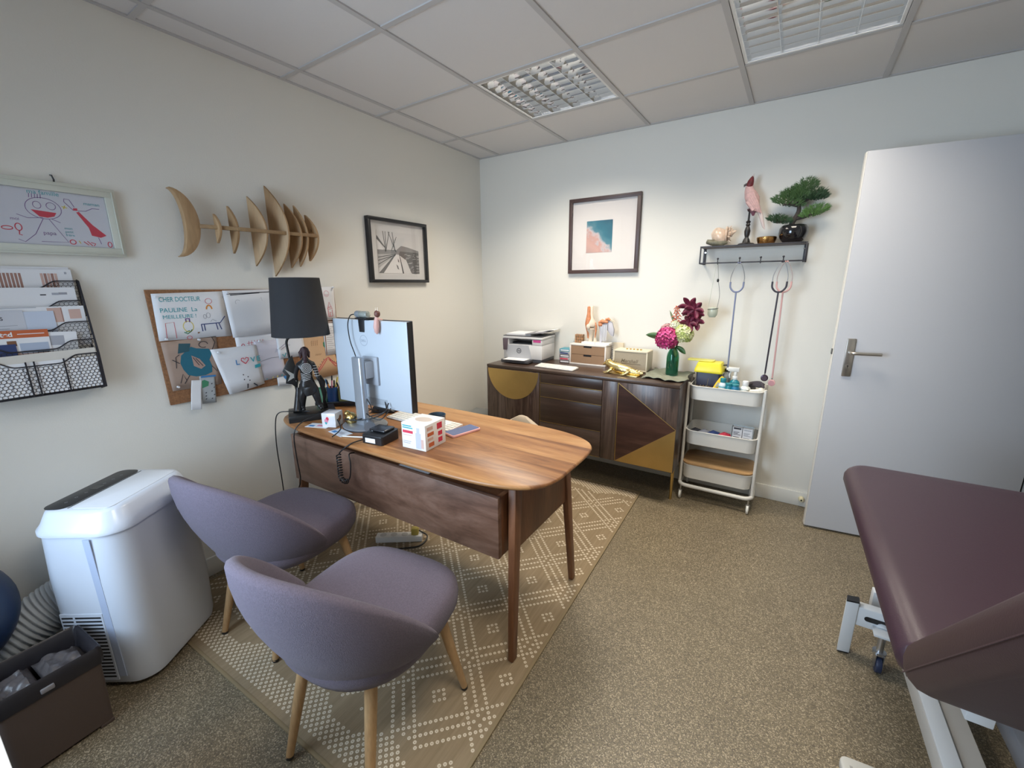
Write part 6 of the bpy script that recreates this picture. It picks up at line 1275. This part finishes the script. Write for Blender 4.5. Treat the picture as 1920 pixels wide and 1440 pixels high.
# base beams running towards the camera, lifting arms
MB().box(2.80, 2.90, -2.35, -1.264, .10, .165).build('base_beam', mat('couch_frame_warm', (.50, .49, .47), .45), ec, bevel=.004)
MB().prism([(2.80, .1655), (2.84, .1655), (2.84, .178), (2.80, .174)], -2.35, -1.27, axis=1).build('beam_rim', wf, ec, bevel=.001)
MB().box(3.00, 3.08, -2.35, -1.264, .10, .165).build('base_beam', gf, ec, bevel=.004)
MB().beam((2.94, -1.35, .17), (2.94, -2.10, .62), .05, .06).build('lift_arm', gf, ec, bevel=.003)
MB().beam((3.05, -2.20, .17), (3.05, -1.35, .62), .05, .06).build('lift_arm', gf, ec, bevel=.003)
MB().prism([(-2.02, .30), (-1.80, .30), (-1.72, .50), (-1.84, .58), (-2.02, .46)], 2.935, 2.985, axis=0).build('bracket', wf, ec, bevel=.003)
MB().box(2.93, 3.06, -1.95, -1.82, .56, .61).build('bracket_block', BLK, ec, bevel=.004)
MB().cyl((3.0, -2.15, .34), (3.0, -1.60, .42), .03, n=18).build('actuator', STEEL, ec)
MB().box(2.66, 3.14, -2.36, -2.31, .02, .10).build('base_foot', wf, ec, bevel=.004)
MB().box(2.80, 3.08, -2.31, -2.0, .09, .099).build('base_plate', wf, ec, bevel=.002)
for x in (2.70, 3.10): MB().cyl((x, -2.335, 0), (x, -2.335, .02), .02).build('foot_pad', BLK, ec)
pd = thing('foot_pedal', 'pale grey foot pedal on the floor, bottom edge of the picture', 'pedal', (2.665, -1.86, 0), R(6))
MB().prism(rrect(-.055, .085, -.16, .10, .02, 4), .004, .034).build('pedal_plate', mat('pedal_grey', (.55, .54, .50), .5), pd, bevel=.006, seg=3)
for k in range(4): MB().box(-.035 + .03 * k, -.028 + .03 * k, -.10, .07, .034, .0355).build('tread_line', mat('pedal_line', (.36, .35, .33), .6), pd, smooth=False)
MB().box(-.05, .08, -.15, .09, 0, .004).build('rubber_base', BLK, pd)
# ------------------------------------------------------------------ things behind and under the desk
t = thing('power_strip', 'white power strip with a yellow plug on the floor under the desk', 'power strip', (.60, -1.67, .0075), R(35))
MB().box(-.13, .13, -.026, .026, 0, .035).build('strip', WH, t, bevel=.004)
for k in range(4): MB().cyl((-.09 + .06 * k, 0, .035), (-.09 + .06 * k, 0, .0356), .018, n=18).build('socket', mat('socket_grey', (.55, .55, .55), .5), t)
MB().obox((.09, 0, .055), (.04, .034, .04)).build('plug', mat('plug_yellow', (.62, .50, .12), .5), t, bevel=.005)
cable('floor_cable', 'dark cable curled on the rug under the desk beside the power strip', [(.68, -1.60, .06), (.73, -1.58, .025), (.74, -1.66, .012), (.66, -1.74, .012), (.62, -1.80, .012), (.70, -1.83, .012)], .004)
t = thing('storage_box', 'grey storage box on the floor in the corner behind the desk', 'box', (.17, -.30, 0), R(8))
MB().box(-.13, .13, -.16, .16, .0, .30).build('box', mat('box_grey', (.22, .23, .24), .6), t, bevel=.006); MB().box(-.137, .137, -.167, .167, .30, .325).build('lid', mat('box_lid_grey', (.28, .29, .29), .5), t, bevel=.006)
t = thing('office_chair', 'beige office chair behind the desk, only the top of its backrest showing', 'chair', (.97, -1.16, .0085), R(180))
och = mat('office_beige', (.45, .37, .28), .8)
pad(-.23, .23, -.22, .22, .36, .43, .10, .035).build('seat', och, t, ang=60)
MB().loft([[(x * k, -.24 + y * k ** .5, z) for x, y in rrect(-.20, .20, -.03, .03, .03)] for k, z in ((.9, .44), (1, .46), (.9, .50), (.55, .55), (.3, .58), (.16, .596), (.05, .602))]).build('backrest', och, t, ang=70)
MB().box(-.03, .03, -.305, -.29, .35, .56).box(-.03, .03, -.29, -.1, .345, .36).build('back_bracket', BLK, t, bevel=.003)
MB().cyl((0, 0, .09), (0, 0, .36), .025).build('gas_column', STEEL, t)
m = MB()
for k in range(5): m.tube([(0, 0, .10), (.24 * math.cos(k * 1.2566), .24 * math.sin(k * 1.2566), .065)], [.022, .014], 8)
m.build('star_base', BLK, t)
for k in range(5): MB().cyl((.24 * math.cos(k * 1.2566) - .012, .24 * math.sin(k * 1.2566), .027), (.24 * math.cos(k * 1.2566) + .012, .24 * math.sin(k * 1.2566), .027), .026).build('castor', BLK, t)
